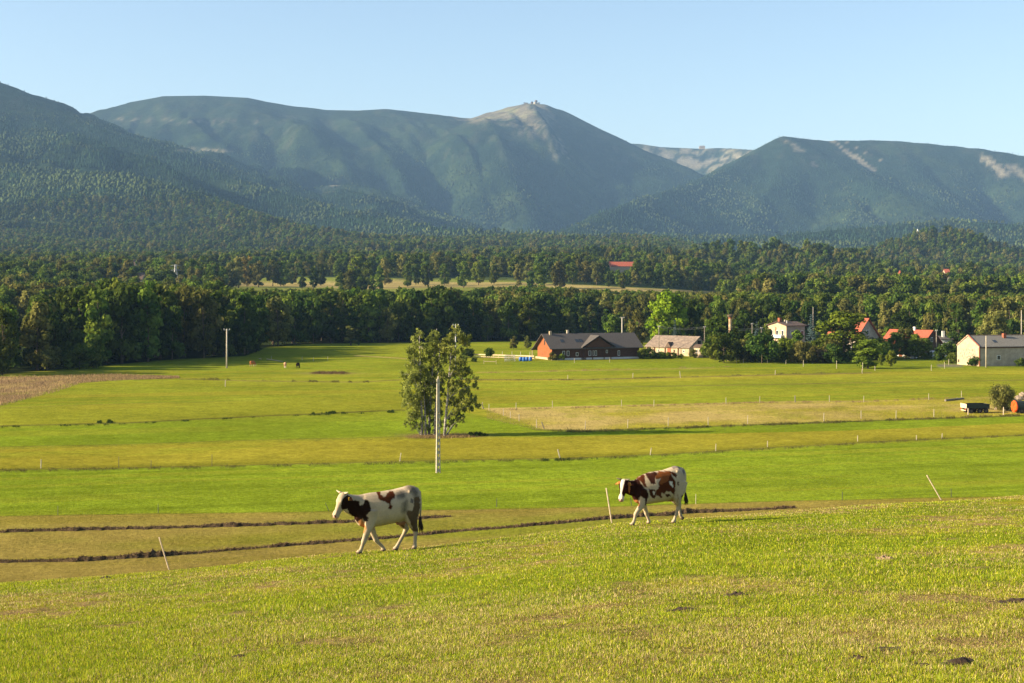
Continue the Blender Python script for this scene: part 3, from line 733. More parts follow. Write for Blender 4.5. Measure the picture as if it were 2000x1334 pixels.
# row of tall trees on the field beyond the wood
rr_ = random.Random(3)
for i, (px, top, w, lf) in enumerate([(466, 503, 1, 'olive'), (482, 499, 1.1, 'yellow'), (505, 508, 1, 'olive'), (533, 505, 1.1, 'olive'), (548, 508, 1.1, 'mid'), (590, 525, 1, 'dark'), (612, 522, .9, 'dark'), (627, 514, .9, 'dark'), (697, 500, 1.1, 'pear'), (717, 510, 1.1, 'mid'), (752, 506, 1.2, 'olive'), (795, 515, 1, 'mid'), (812, 511, 1.1, 'mid'), (836, 510, 1.1, 'mid'), (868, 514, 1.1, 'mid'), (905, 510, 1.2, 'mid'), (935, 508, 1.2, 'mid'), (965, 512, 1.2, 'mid'), (1012, 516, 1, 'olive'), (1033, 512, 1.2, 'olive'), (1062, 524, 1, 'dark'), (1093, 508, 1.2, 'olive'), (1118, 509, 1.2, 'mid'), (1165, 511, 1.2, 'olive'), (1188, 528, 1, 'dark'), (1215, 532, 1, 'mid'), (1252, 524, 1.2, 'mid'), (1278, 532, 1, 'dark'), (1305, 540, 1, 'mid'), (1330, 538, 1, 'mid'), (1362, 530, 1.2, 'olive'), (1398, 534, 1.1, 'olive'), (1425, 540, 1.1, 'mid')]):
    d = 960 + rr_.uniform(-30, 60)
    T(px, top, d, 'broad' if w > 1.05 else 'tall', lf, 0.72 * w if w > 1.05 else 0.95, ORD[i] + ' tree from the left in the row along the pale fields', k=40 + i % 5, group='trees in the row along the pale fields')
T(216, 498, 905, 'spruce', 'yellow', 1.15, 'tall pointed yellow tree rising above the left wood', 'broadleaf_tree', 'tree', k=5)
T(330, 514, 930, 'broad', 'mid', 0.8, 'rounded green tree behind the lattice pylon', k=41)
T(196, 520, 900, 'broad', 'olive', 0.7, 'olive tree left of the tall pointed yellow tree', k=42)

# woods beyond: one object of instances
def gn_woods():
    srcs = [ ('broad', 'dark', 0), ('broad', 'mid', 1), ('tall', 'mid', 3), ('tall', 'mid', 7), ('broad', 'olive', 4), ('tall', 'olive', 5)]
    crowns = []
    for key in srcs:
        me = proto(*key)[0]
        crowns.append(next(o for o in COL.objects if o.data is me))
    crowns.append(next(o for o in COL.objects if o.type == 'MESH' and o.data is proto('spruce', 'spruce', 2)[0]))
    r = np.random.default_rng(21)
    n = 75000
    y = np.exp(r.uniform(math.log(500), math.log(2900), n * 2)); px = r.uniform(-140, 2140, n * 2)
    keep = r.random(n * 2) < (y / 2900) ** 0.35
    y = y[keep]; px = px[keep]; x = (px - 1000) / F * y
    # thin out by a lattice so that trees do not stand inside one another
    cell = np.where(y < 900, 6.5, np.where(y < 1500, 8.5, 11.0))
    key = (np.floor(x / cell).astype(np.int64) * 100003 + np.floor(y / cell).astype(np.int64))
    _, first = np.unique(key, return_index=True)
    x = x[first]; y = y[first]; px = px[first]
    z = ground(x, y); py = HORIZ + F * (HC - z) / y
    d0 = HC * F / (interp(px, EDGE) - HORIZ)
    ok = y > np.where(px > 1060, d0 + 12 + 5 * 11, d0 + 9 * 8.5)
    H = 11 + 8 * r.random(len(x)) + fbm(x / 120, y / 120, 3, 55) * 4
    # the open fields stay open
    fld = (y > 775) & (y < 1190) & (px > 425) & (px < 1445)
    lo = interp(px, [(425, 568), (640, 567), (800, 573), (930, 566), (1000, 558), (1250, 569), (1445, 574)])
    strip = (py > interp(px, [(425, 541), (560, 540), (700, 541), (1000, 546), (1250, 561), (1445, 568)])) 
    keepf = ~(fld & strip & (fbm(x / 45, y / 45, 3, 77) < 0.48))
    # between belt and fields the tree tops stay under the sight line to the fields
    zone = (px > 430) & (px < 1445) & (y < 790)
    Hmax = HC - (lo - HORIZ) / F * y - z
    H = np.where(zone, np.minimum(H, Hmax * r.uniform(0.82, 1.05, len(x))), H)
    back = (px > 1445) & (y < 680); H = np.where(back, np.minimum(H, (HC - 15 / 2778 * y - z) * r.uniform(0.85, 1.05, len(x))), H)
    for cx, cw, cd, cp in ((343, 9, 830, 557), (397, 9, 870, 562), (216, 22, 905, 545), (277, 14, 860, 553), (1215, 28, 1185, 527.5), (1848, 11, 1290, 557), (1918, 7, 1040, 572), (1758, 7, 1200, 556), (262, 12, 1250, 520)):
        mm = (np.abs(px - cx) < cw) & (y < cd); H = np.where(mm, np.minimum(H, HC - (cp - HORIZ) / F * y - z), H)
    H = np.where((H > 2) & (H < 5.2), 5.2, H)
    open2 = (px > 1730) & (y > 1200) & (y < 1950) & (py > 540) & (fbm(x / 60, y / 60, 4, 203) > -0.05)
    open3 = (np.abs(px - 395) < 38) & (y > 1250) & (y < 1500)
    open4 = (np.abs(px - 1215) < 40) & (y > 1150) & (y < 1330)
    ok &= keepf & (H > 5) & ~open2 & ~open3 & ~open4
    x, y, z, H, px = x[ok], y[ok], z[ok], H[ok], px[ok]
    H[(px > 1150) & (px < 1300) & (y < 1200) & (y > 1000)] *= 0.8
    n = len(x)
    me = bpy.data.meshes.new('distant_woods')
    me.vertices.add(n); me.vertices.foreach_set('co', np.stack([x, y, z - 0.1], 1).astype(np.float32).ravel())
    a = me.attributes.new('rot', 'FLOAT_VECTOR', 'POINT'); rot = np.zeros((n, 3), np.float32); rot[:, 2] = r.random(n) * 6.28; a.data.foreach_set('vector', rot.ravel())
    cz = np.where((fbm(x / 150, y / 150, 3, 61) > 0.25) & (y > 1100), 6, 0); idx = np.where((cz == 6) & (r.random(n) < 0.8), 6, r.integers(0, 6, n))
    w = np.where(idx == 6, 1.0, np.where(np.isin(idx, [0, 1, 4]), 0.85, 1.05)) * r.uniform(0.85, 1.15, n)
    sc = np.stack([H / 10 * w, H / 10 * w, H / 10], 1).astype(np.float32)
    a = me.attributes.new('scl', 'FLOAT_VECTOR', 'POINT'); a.data.foreach_set('vector', sc.ravel())
    a = me.attributes.new('idx', 'INT', 'POINT'); a.data.foreach_set('value', idx.astype(np.int32))
    o = link_mesh('distant_woods', me)
    ng = bpy.data.node_groups.new('woods', 'GeometryNodeTree')
    ng.interface.new_socket('Geometry', in_out='INPUT', socket_type='NodeSocketGeometry'); ng.interface.new_socket('Geometry', in_out='OUTPUT', socket_type='NodeSocketGeometry')
    gi = ng.nodes.new('NodeGroupInput'); go = ng.nodes.new('NodeGroupOutput')
    jo = ng.nodes.new('GeometryNodeGeometryToInstance')
    for c in crowns[::-1]:
        oi = ng.nodes.new('GeometryNodeObjectInfo'); oi.inputs['Object'].default_value = c; oi.inputs['As Instance'].default_value = False; oi.transform_space = 'ORIGINAL'
        ng.links.new(oi.outputs['Geometry'], jo.inputs[0])
    ip = ng.nodes.new('GeometryNodeInstanceOnPoints'); ip.inputs['Pick Instance'].default_value = True
    def na(nm, t):
        q = ng.nodes.new('GeometryNodeInputNamedAttribute'); q.data_type = t; q.inputs['Name'].default_value = nm; return [s for s in q.outputs if s.enabled][0]
    ng.links.new(gi.outputs[0], ip.inputs['Points']); ng.links.new(jo.outputs[0], ip.inputs['Instance'])
    ng.links.new(na('idx', 'INT'), ip.inputs['Instance Index']); ng.links.new(na('rot', 'FLOAT_VECTOR'), ip.inputs['Rotation']); ng.links.new(na('scl', 'FLOAT_VECTOR'), ip.inputs['Scale'])
    ng.links.new(ip.outputs[0], go.inputs[0])
    md = o.modifiers.new('woods', 'NODES'); md.node_group = ng
    tag(o, 'continuous mixed woods covering the valley beyond the meadows', 'woods', kind='stuff')
    print('woods instances', n)
gn_woods()

# forest on the mountains: one mesh of tree shapes, denser where the slope faces the valley
def mountain_forest():
    r = np.random.default_rng(31)
    ys = np.exp(np.linspace(math.log(2700), math.log(7600), 420)); us = np.linspace(-0.40, 0.40, 480)
    Y, U = np.meshgrid(ys, us, indexing='ij'); X = U * Y
    Z = ground(X, Y); ang = (Z - HC) / Y
    run = np.maximum.accumulate(np.vstack([np.full((1, len(us)), -1), ang[:-1]]), axis=0)
    gain = np.clip(ang - run, 0, None) * F
    wgt = gain + 0.04
    wgt = wgt[:-1, :-1]; p = (wgt / wgt.sum()).ravel()
    n = 330000
    c = r.choice(len(p), n, p=p); iy, ix = np.unravel_index(c, wgt.shape)
    y = ys[iy] + (ys[iy + 1] - ys[iy]) * r.random(n); x = (us[ix] + (us[ix + 1] - us[ix]) * r.random(n)) * y
    z = ground(x, y); px = 1000 + F * x / y; py = HORIZ - F * (z - HC) / y
    base = np.tile(np.array([0.03, 0.045, 0.02]), (n, 1)); alb = far_albedo(base.copy(), x, y, z, px, py)
    bare = alb[:, 0] > 0.085
    h = z - HC
    line = 740 + fbm(x / 300, y / 300, 3, 71) * 70
    keep = ~bare & (h < line) & (r.random(n) > sstep(line - 160, line, h) * 0.5)
    x, y, z, px, h = x[keep], y[keep], z[keep], px[keep], h[keep]; n = len(x)
    n1 = fbm(x / 220, y / 220, 4, 73); n2 = fbm(x / 70, y / 70, 3, 75)
    conif = (n1 + (h - 150) / 900 + n2 * 0.4 + r.normal(size=n) * 0.08) > 0.02
    Ht = np.where(conif, r.uniform(8, 14, n), r.uniform(7, 11, n)) * (1 - 0.5 * sstep(380, 640, h))
    R = np.where(conif, Ht * r.uniform(0.16, 0.22, n), Ht * r.uniform(0.30, 0.42, n))
    cc = np.where(conif[:, None], np.array([0.018, 0.036, 0.018]), np.array([0.045, 0.062, 0.022])) * (1 + 0.7 * n2[:, None]) * r.uniform(0.78, 1.22, n)[:, None]
    yel = r.random(n) < 0.02; cc[yel] = cc[yel] * np.array([1.6, 1.35, 1.1])
    # 5-sided conifer with a skirt; 5-sided round crown of the same topology: rings (0), (1), apex
    k = 5; ang = r.random(n)[:, None] * 6.28 + np.arange(k) * 2 * math.pi / k
    jit = 1 + 0.3 * r.normal(size=(n, k)).clip(-1, 1)
    r0 = np.where(conif, 1.0, 0.75)[:, None] * R[:, None] * jit; z0 = np.where(conif, 0.08, 0.2)[:, None] * Ht[:, None] * np.ones((1, k))
    r1 = np.where(conif, 0.5, 1.0)[:, None] * R[:, None] * jit[:, ::-1]; z1 = np.where(conif, 0.55, 0.62)[:, None] * Ht[:, None] * (1 + 0.12 * r.normal(size=(n, k)))
    ring0 = np.stack([x[:, None] + r0 * np.cos(ang), y[:, None] + r0 * np.sin(ang), z[:, None] + z0], -1)
    ring1 = np.stack([x[:, None] + r1 * np.cos(ang + .3), y[:, None] + r1 * np.sin(ang + .3), z[:, None] + z1], -1)
    apex = np.stack([x, y, z + Ht], -1)[:, None, :]
    V = np.concatenate([ring0, ring1, apex], 1).reshape(-1, 3)
    o0 = (np.arange(n) * (2 * k + 1))[:, None, None]
    tri = []
    for i in range(k):
        j = (i + 1) % k
        tri += [(i, j, k + i), (j, k + j, k + i), (k + i, k + j, 2 * k)]
    Fc = (o0 + np.array(tri)[None]).reshape(-1, 3)
    C_ = np.repeat(cc, 2 * k + 1, axis=0)
    mat = colattr_mat('mountain_trees', noise=0.0, scales=())
    o = link_mesh('mountain_forest', np_mesh('mountain_forest', V, Fc, mat, col=np.clip(C_, 0.003, 1)))
    tag(o, 'dense mixed forest covering the mountain slopes', 'forest', kind='stuff')
    print('mountain trees', n)
mountain_forest()
# ------------------------------------------------------------------ picking a point on the ground
def pick(px, py, d0=6.0):
    ds = np.concatenate([np.arange(d0, 70, 0.05), np.arange(70, 900, 0.25)])
    xs = (px - 1000) / F * ds; zs = HC - (py - HORIZ) / F * ds
    g = ground(xs, ds); hit = np.nonzero(g >= zs)[0]
    i = hit[0]; return Vector((xs[i], ds[i], g[i]))

def blades(x, y, z, length, width, lean, col, r, seg2=True):
    n = len(x); a = r.random(n) * 6.283; la = r.random(n) * 6.283
    ux, uy = np.cos(a), np.sin(a)
    dx, dy = np.cos(la) * lean * length, np.sin(la) * lean * length
    h = length * np.sqrt(np.clip(1 - lean ** 2, 0.1, 1))
    V = np.empty((n, 5, 3)); w = width / 2
    V[:, 0] = np.stack([x - ux * w, y - uy * w, z - 0.01], 1); V[:, 1] = np.stack([x + ux * w, y + uy * w, z - 0.01], 1)
    mx, my, mz = x + dx * 0.35, y + dy * 0.35, z + h * 0.6
    V[:, 2] = np.stack([mx + ux * w * .8, my + uy * w * .8, mz], 1); V[:, 3] = np.stack([mx - ux * w * .8, my - uy * w * .8, mz], 1)
    V[:, 4] = np.stack([x + dx, y + dy, z + h], 1)
    o = np.arange(n)[:, None] * 5
    f = np.concatenate([o + np.array([[0, 1, 2]]), o + np.array([[0, 2, 3]]), o + np.array([[3, 2, 4]])], 1).reshape(-1, 3)
    return V.reshape(-1, 3), f, np.repeat(col, 5, axis=0)

def build_grass():
    r = np.random.default_rng(41); n = 560000
    # even cover as seen from the valley side: density falls with distance
    py = 985 + (1375 - 985) * r.random(n * 3); px = r.uniform(-90, 2090, n * 3)
    dc = np.interp(px, CREST_PX, CREST_D); pc = np.interp(px, CREST_PX, CREST_PY)
    h = (pc - HORIZ) / F * dc; s0 = (h - 1.6) / dc
    d = 1.6 / np.maximum((py - HORIZ) / F - s0, 0.02)
    ok = (d < dc + 4) & (py > pc - 6); px, d, dc = px[ok][:n], d[ok][:n], dc[ok][:n]
    d = np.minimum(d + r.random(len(d)) * 0.5, dc + 5)
    m = 60000      # extra along the brow
    pxe = r.uniform(-90, 2090, m); de = np.interp(pxe, CREST_PX, CREST_D) + r.uniform(-5, 4.5, m)
    px = np.concatenate([px, pxe]); d = np.concatenate([d, de])
    x = (px - 1000) / F * d; y = d; z = ground(x, y); k = len(x)
    p1 = fbm(x / 2.6, y / 2.6, 4, 401); p2 = fbm(x / 0.5, y / 0.5, 3, 403); p3 = fbm(x / 7, y / 3.5, 3, 405)
    dry = sstep(-0.2, 0.5, p1 * 1.0 + p3 * 0.8 + 0.35 * r.normal(size=k))
    green = np.array([0.140, 0.220, 0.012]); yel = np.array([0.45, 0.42, 0.034]); straw = np.array([0.56, 0.44, 0.21]); brown = np.array([0.19, 0.12, 0.06])
    c = green + (yel - green) * r.random(k)[:, None] ** 1.3
    q = r.random(k) < (0.06 + 0.46 * dry); c[q] = straw * r.uniform(0.5, 1.1, q.sum())[:, None]
    q = r.random(k) < (0.07 + 0.42 * dry * sstep(-0.2, .3, p2)); c[q] = brown * r.uniform(0.6, 1.5, q.sum())[:, None]
    c = c * r.uniform(0.55, 1.5, k)[:, None]
    ln = r.uniform(0.015, 0.050, k) * (1 + 0.5 * sstep(0.1, 0.6, -p1)); ln *= 0.78 + 0.5 * sstep(0.1, 0.6, fbm(x / 0.32, y / 0.32, 2, 407)); tall = r.random(k) < 0.005; ln[tall] *= 2.5
    bare = sstep(0.30, 0.55, p2 + p1 * 0.5); ln *= 1 - 0.6 * bare
    wd = np.maximum(0.004, 0.85 / F * y) * r.uniform(0.7, 1.3, k)
    lean = r.uniform(0.15, 0.97, k)
    V, f, C_ = blades(x, y, z, ln, wd, lean, c, r)
    mat = colattr_mat('grass_blades', trans=0.35, noise=0, scales=())
    o = link_mesh('pasture_grass', np_mesh('pasture_grass', V, f, mat, col=np.clip(C_, 0.005, 1)))
    tag(o, 'short grazed grass with dry patches on the near slope', 'grass', kind='stuff')
build_grass()

def weeds():
    """rough grass and weeds left standing along the ditches and fence lines"""
    r = np.random.default_rng(43); X = []; Y = []; Hh = []; C_ = []
    def along(line, n, x0, x1, hmin, hmax, col, spread=0.8, clump=8.0, thr=0.0):
        px = r.uniform(x0, x1, n); py = interp(px, line)
        g = fbm(px / clump, px * 0, 4, int(x0) % 97 + 5) - thr
        keep = g > 0; px, py, g = px[keep], py[keep], g[keep]
        d = HC * F / (py - HORIZ) + r.normal(size=len(px)) * spread
        x = (px - 1000) / F * d
        X.append(x); Y.append(d); Hh.append(r.uniform(hmin, hmax, len(x)) * np.clip(0.25 + g * 2.2, 0, 1.1) * 0.5 * np.clip(np.minimum(px - x0, x1 - px) / (0.22 * min(x1 - x0, 300)), 0.05, 1)); C_.append(np.array(col) * r.uniform(0.5, 1.4, len(x))[:, None])
    dg = (0.035, 0.055, 0.012); ol = (0.11, 0.10, 0.03); st = (0.25, 0.18, 0.08)
    along(L_A, 9000, -60, 2060, 0.15, 0.45, ol, 0.7, 20, -0.3); along(L_A, 3000, 990, 1240, 0.2, 0.5, dg, 0.6, 14, 0.0)
    along(L_B, 3000, -60, 900, 0.1, 0.25, ol, 0.5, 20, 0.0)
    along(L_C, 5000, -60, 790, 0.2, 0.5, dg, 0.6, 16, 0.05); along(L_C, 9000, 1040, 2060, 0.2, 0.6, ol, 0.8, 16, -0.2); along(L_C, 5000, 1060, 2060, 0.2, 0.5, dg, 0.6, 14, 0.05)
    along([(0, 827), (185, 823), (270, 822)], 1500, 180, 265, 0.4, 0.9, dg, 0.7, 12, 0.0); along([(600, 806), (680, 803)], 1500, 600, 678, 0.5, 1.1, dg, 0.6, 9, 0.0); along([(740, 802), (790, 801)], 700, 745, 790, 0.4, 0.9, dg, 0.6, 9, 0.0)
    along(L_D, 6000, 940, 1900, 0.2, 0.5, st, 0.8, 10, -0.1); along(L_F, 6000, 900, 1700, 0.2, 0.5, ol, 1.2, 20, -0.1); along([(0, 745), (900, 728), (1230, 722), (1500, 716), (2000, 706)], 4000, 900, 1500, 0.2, 0.5, st, 1.2, 15, -0.1)
    along([(350, 742), (480, 744), (700, 746), (780, 742)], 4000, 350, 790, 0.3, 0.7, ol, 1.5, 14, 0.0); along([(780, 850), (860, 849), (960, 847)], 5000, 785, 950, 0.2, 0.6, st, 1.0, 30, -1); along([(780, 849), (860, 848), (960, 846)], 3000, 860, 960, 0.3, 0.9, dg, 0.7, 9, 0.1)
    along([(590, 729), (700, 729)], 1200, 600, 690, 0.4, 0.9, (0.12, 0.08, 0.04), 2.0, 20, -1)
    # weedy corner at the left edge
    px = r.uniform(-60, 350, 16000); t = r.random(16000)
    lo = interp(px, [(-60, 800), (0, 793), (110, 767), (160, 750), (250, 744), (350, 741)]); hi = interp(px, [(-60, 730), (0, 736), (220, 732), (350, 738)])
    py = hi + (lo - hi) * t; d = HC * F / (py - HORIZ); X.append((px - 1000) / F * d); Y.append(d); Hh.append(r.uniform(0.1, 0.45, 16000)); C_.append(np.array((0.30, 0.21, 0.105)) * r.uniform(0.4, 1.4, 16000)[:, None])
    # dry paddock
    px = r.uniform(950, 2060, 26000); lo = interp(px, L_C); hi = interp(px, L_D); py = hi + (lo - hi) * r.random(26000)
    d = HC * F / (py - HORIZ); X.append((px - 1000) / F * d); Y.append(d); Hh.append(r.uniform(0.05, 0.2, 26000)); C_.append(np.array((0.27, 0.21, 0.08)) * r.uniform(0.5, 1.3, 26000)[:, None])
    x = np.concatenate(X); y = np.concatenate(Y); h = np.concatenate(Hh); c = np.concatenate(C_); z = ground(x, y)
    V, f, C2 = blades(x, y, z, h, h * 0.22, r.uniform(0.1, 0.7, len(x)), c, r)
    o = link_mesh('rough_weeds', np_mesh('rough_weeds', V, f, bpy.data.materials['grass_blades'], col=np.clip(C2, 0.005, 1)))
    tag(o, 'rough grass and weeds along ditches and fence lines', 'weeds', kind='stuff')
weeds()

HAY = colattr_mat('raked_hay', noise=0.45, scales=((3.0, 0.5), (14.0, 0.6)), bump=0.1, bscale=9)
def windrow(line, x0, x1, label, hgt=0.42, wdt=0.75, seed=1):
    r = np.random.default_rng(seed)
    pts = []
    for px in np.arange(x0, x1, 1.6):
        py = interp(px, line); v = pick(px, py, 75); pts.append(v)
    P_ = np.array([tuple(p) for p in pts]); n = len(P_)
    # resample evenly
    s = np.concatenate([[0], np.cumsum(np.linalg.norm(np.diff(P_[:, :2], axis=0), axis=1))]); ss = np.arange(0, s[-1], 0.12)
    cx = np.interp(ss, s, P_[:, 0]); cy = np.interp(ss, s, P_[:, 1]); m = len(ss)
    k = 13; t = np.linspace(-1, 1, k)
    T_, S_ = np.meshgrid(t, ss); CX = np.repeat(cx[:, None], k, 1); CY = np.repeat(cy[:, None], k, 1)
    wob = fbm(S_ / 1.8, S_ * 0, 3, seed + 3); w = wdt * (1 + 0.35 * fbm(S_ / 1.1, S_ * 0 + 5, 3, seed + 4)); Yv = CY + T_ * w + wob * 0.2; Xv = CX + 0.05 * fbm(S_ / 0.2, T_ * 4, 2, seed + 9)
    H = hgt * (0.8 + 0.40 * fbm(S_ / 2.2, S_ * 0 + 2, 3, seed + 5) + 0.25 * fbm(S_ / 0.6, S_ * 0 + 2, 2, seed + 15)) * np.clip(0.75 + 0.8 * fbm(S_ / 5, S_ * 0 + 7, 3, seed + 25), 0.25, 1.3) * np.clip(1 - T_ ** 2, 0, 1) ** 0.7 * (1 + 0.45 * fbm(S_ / 0.25, T_ * 3, 3, seed + 6))
    H[:1] = 0; H[-1:] = 0
    Z = ground(Xv, Yv) + H - 0.03
    i = np.arange(m * k).reshape(m, k)
    f = np.stack([i[:-1, :-1], i[:-1, 1:], i[1:, 1:], i[1:, :-1]], -1).reshape(-1, 4)
    V = np.stack([Xv.ravel(), Yv.ravel(), Z.ravel()], 1)
    c = np.array([0.085, 0.058, 0.032]) * (1 + 0.4 * fbm(V[:, 0] / 0.5, V[:, 1] / 0.5, 3, seed + 7))[:, None]
    nb = int(m * 16); j = r.integers(0, len(V), nb); bx, by, bz = V[j].T
    BV, BF, BC = blades(bx, by, bz, r.uniform(0.06, 0.2, nb), np.full(nb, 0.035), r.uniform(0.5, 0.97, nb), np.array([0.13, 0.088, 0.048]) * r.uniform(0.3, 1.7, nb)[:, None], r)
    me1 = np_mesh('hay', V, f, HAY, col=c, smooth=True)
    o = link_mesh('hay_windrow', me1); tag(o, label, 'windrow', 'rows of raked hay')
    o2 = link_mesh('loose_hay', np_mesh('loose_hay', BV, BF, HAY, col=BC), o); o2['kind'] = 'stuff'
windrow([(-100, 1041), (0, 1039), (300, 1032), (600, 1023), (700, 1019), (800, 1014), (880, 1009)], -70, 884, 'farther row of raked brown hay, ending behind the left cow', 0.22, 0.5, 1)
windrow([(-100, 1099), (0, 1097), (145, 1096), (318, 1086), (600, 1062), (730, 1053), (900, 1037), (1000, 1029.5), (1185, 1013), (1350, 1002), (1556, 991)], -70, 1556, 'nearer row of raked brown hay running behind both cows', 0.25, 0.52, 2)

SOIL = simple('fresh_soil', (0.035, 0.022, 0.014), rough=1.0, scale=9, noise=0.5, bump=0.03)
STRAWM = simple('dry_tuft', (0.26, 0.18, 0.10), rough=1.0, scale=9, noise=0.4, bump=0.02)
def molehill(px, py, w, h, label, k, mat=SOIL, name='molehill', cat='molehill', grp='dark molehills in the pasture'):
    v = pick(px, py); r = np.random.default_rng(k); n = 34
    a = np.linspace(-1, 1, n); A, B = np.meshgrid(a, a); R = np.hypot(A, B)
    W = w / 2
    xx = v.x + A * W; yy = v.y + B * W * 0.8
    nz = fbm(A * 3 + k, B * 3, 4, k)
    hh = h * 0.75 * np.clip(1 - (R * (1 + 0.45 * fbm(A * 1.5 + k, B * 1.5, 2, k + 3))) ** 2, -0.2, 1) * (0.8 + 0.9 * nz)
    zz = ground(xx, yy) + hh - 0.005 - 0.05 * (R > 1)
    i = np.arange(n * n).reshape(n, n); f = np.stack([i[:-1, :-1], i[:-1, 1:], i[1:, 1:], i[1:, :-1]], -1).reshape(-1, 4)
    keep = (R.ravel()[f].max(1) < 1.05); f = f[keep]
    o = link_mesh(name, np_mesh(name, np.stack([xx.ravel(), yy.ravel(), zz.ravel()], 1) - np.array([v.x, v.y, v.z]), f, mat)); o.location = v
    tag(o, label, cat, grp)
for a in [(1878, 1300, 0.42, 0.075, 'largest dark molehill, near the bottom right corner'), (1800, 1304, 0.24, 0.04, 'small molehill just left of the largest one'), (1985, 1178, 0.40, 0.07, 'dark molehill at the right edge'), (1335, 1194, 0.42, 0.06, 'flat dark molehill below the right cow'), (1437, 1164, 0.30, 0.07, 'small molehill right of the flat dark one'), (1676, 1288, 0.20, 0.05, 'small dark molehill left of the largest ones'), (1735, 1270, 0.40, 0.035, 'low dark soil streak above the small molehill'), (205, 1129, 0.3, 0.06, 'small soil mound on the brow left of the leaning stake'), (1455, 1187, 0.2, 0.03, 'tiny soil crumb patch between the two cows and the lower edge'), (465, 1283, 0.16, 0.035, 'tiny dark soil crumb at the lower left')]:
    molehill(*a, k=int(a[0]) % 50)
molehill(1728, 1093, 0.28, 0.09, 'pale dry grass tuft alone on the right slope', 9, STRAWM, 'dry_grass_tuft', 'grass tuft', None)
# ------------------------------------------------------------------ cows
def inpoly(x, y, poly):
    c = np.zeros(x.shape, bool); n = len(poly)
    for i in range(n):
        x1, y1 = poly[i]; x2, y2 = poly[(i + 1) % n]
        if y1 == y2: continue
        m = ((y1 > y) != (y2 > y)) & (x < (x2 - x1) * (y - y1) / (y2 - y1) + x1)
        c ^= m
    return c

def ell_loft(mb, st, n=20):
    """st: list of (center, up-vector half size vector, side half size vector); closes ends"""
    b0 = len(mb.v)
    for c, u, w in st:
        for k in range(n):
            a = 2 * math.pi * k / n
            ca, sa = math.cos(a), math.sin(a)
            e = 0.92
            mb.v.append(tuple(Vector(c) + Vector(u) * (abs(sa) ** e * (1 if sa > 0 else -1)) + Vector(w) * (abs(ca) ** e * (1 if ca > 0 else -1))))
    for i in range(len(st) - 1):
        for k in range(n):
            a = b0 + i * n + k; b = b0 + i * n + (k + 1) % n
            mb.f.append((a, b, b + n, a + n))
    mb.f.append(tuple(b0 + k for k in range(n))[::-1]); mb.f.append(tuple(b0 + (len(st) - 1) * n + k for k in range(n)))

def remeshed(mb, voxel, smooth_it, name):
    me = bpy.data.meshes.new('tmp'); me.from_pydata(mb.v, [], mb.f)
    import bmesh
    bm = bmesh.new(); bm.from_mesh(me); bmesh.ops.recalc_face_normals(bm, faces=bm.faces); bm.to_mesh(me); bm.free()
    o = bpy.data.objects.new('tmp', me); COL.objects.link(o)
    m = o.modifiers.new('r', 'REMESH'); m.mode = 'VOXEL'; m.voxel_size = voxel; m.use_smooth_shade = True
    s = o.modifiers.new('s', 'SMOOTH'); s.factor = 0.5; s.iterations = smooth_it
    dg = bpy.context.evaluated_depsgraph_get(); dg.update()
    me2 = bpy.data.meshes.new_from_object(o.evaluated_get(dg)); me2.name = name
    bpy.data.objects.remove(o); 
    for p in me2.polygons: p.use_smooth = True
    return me2

COAT = colattr_mat('cow_coat', noise=0.10, scales=((5.0, 0.5), (40.0, 0.5)))
HORN = simple('horn', (0.42, 0.33, 0.22), rough=0.5, scale=12, noise=0.3)
HORN_D = simple('horn_dark', (0.10, 0.075, 0.05), rough=0.5, scale=12, noise=0.3)
TAGM = simple('ear_tag_yellow', (0.75, 0.45, 0.04), rough=0.5, scale=10, noise=0.1)
TUFT = simple('tail_hair', (0.030, 0.018, 0.012), rough=0.9, scale=20, noise=0.4)
YAW = math.radians(28); CY_, SY_ = math.cos(YAW), math.sin(YAW)

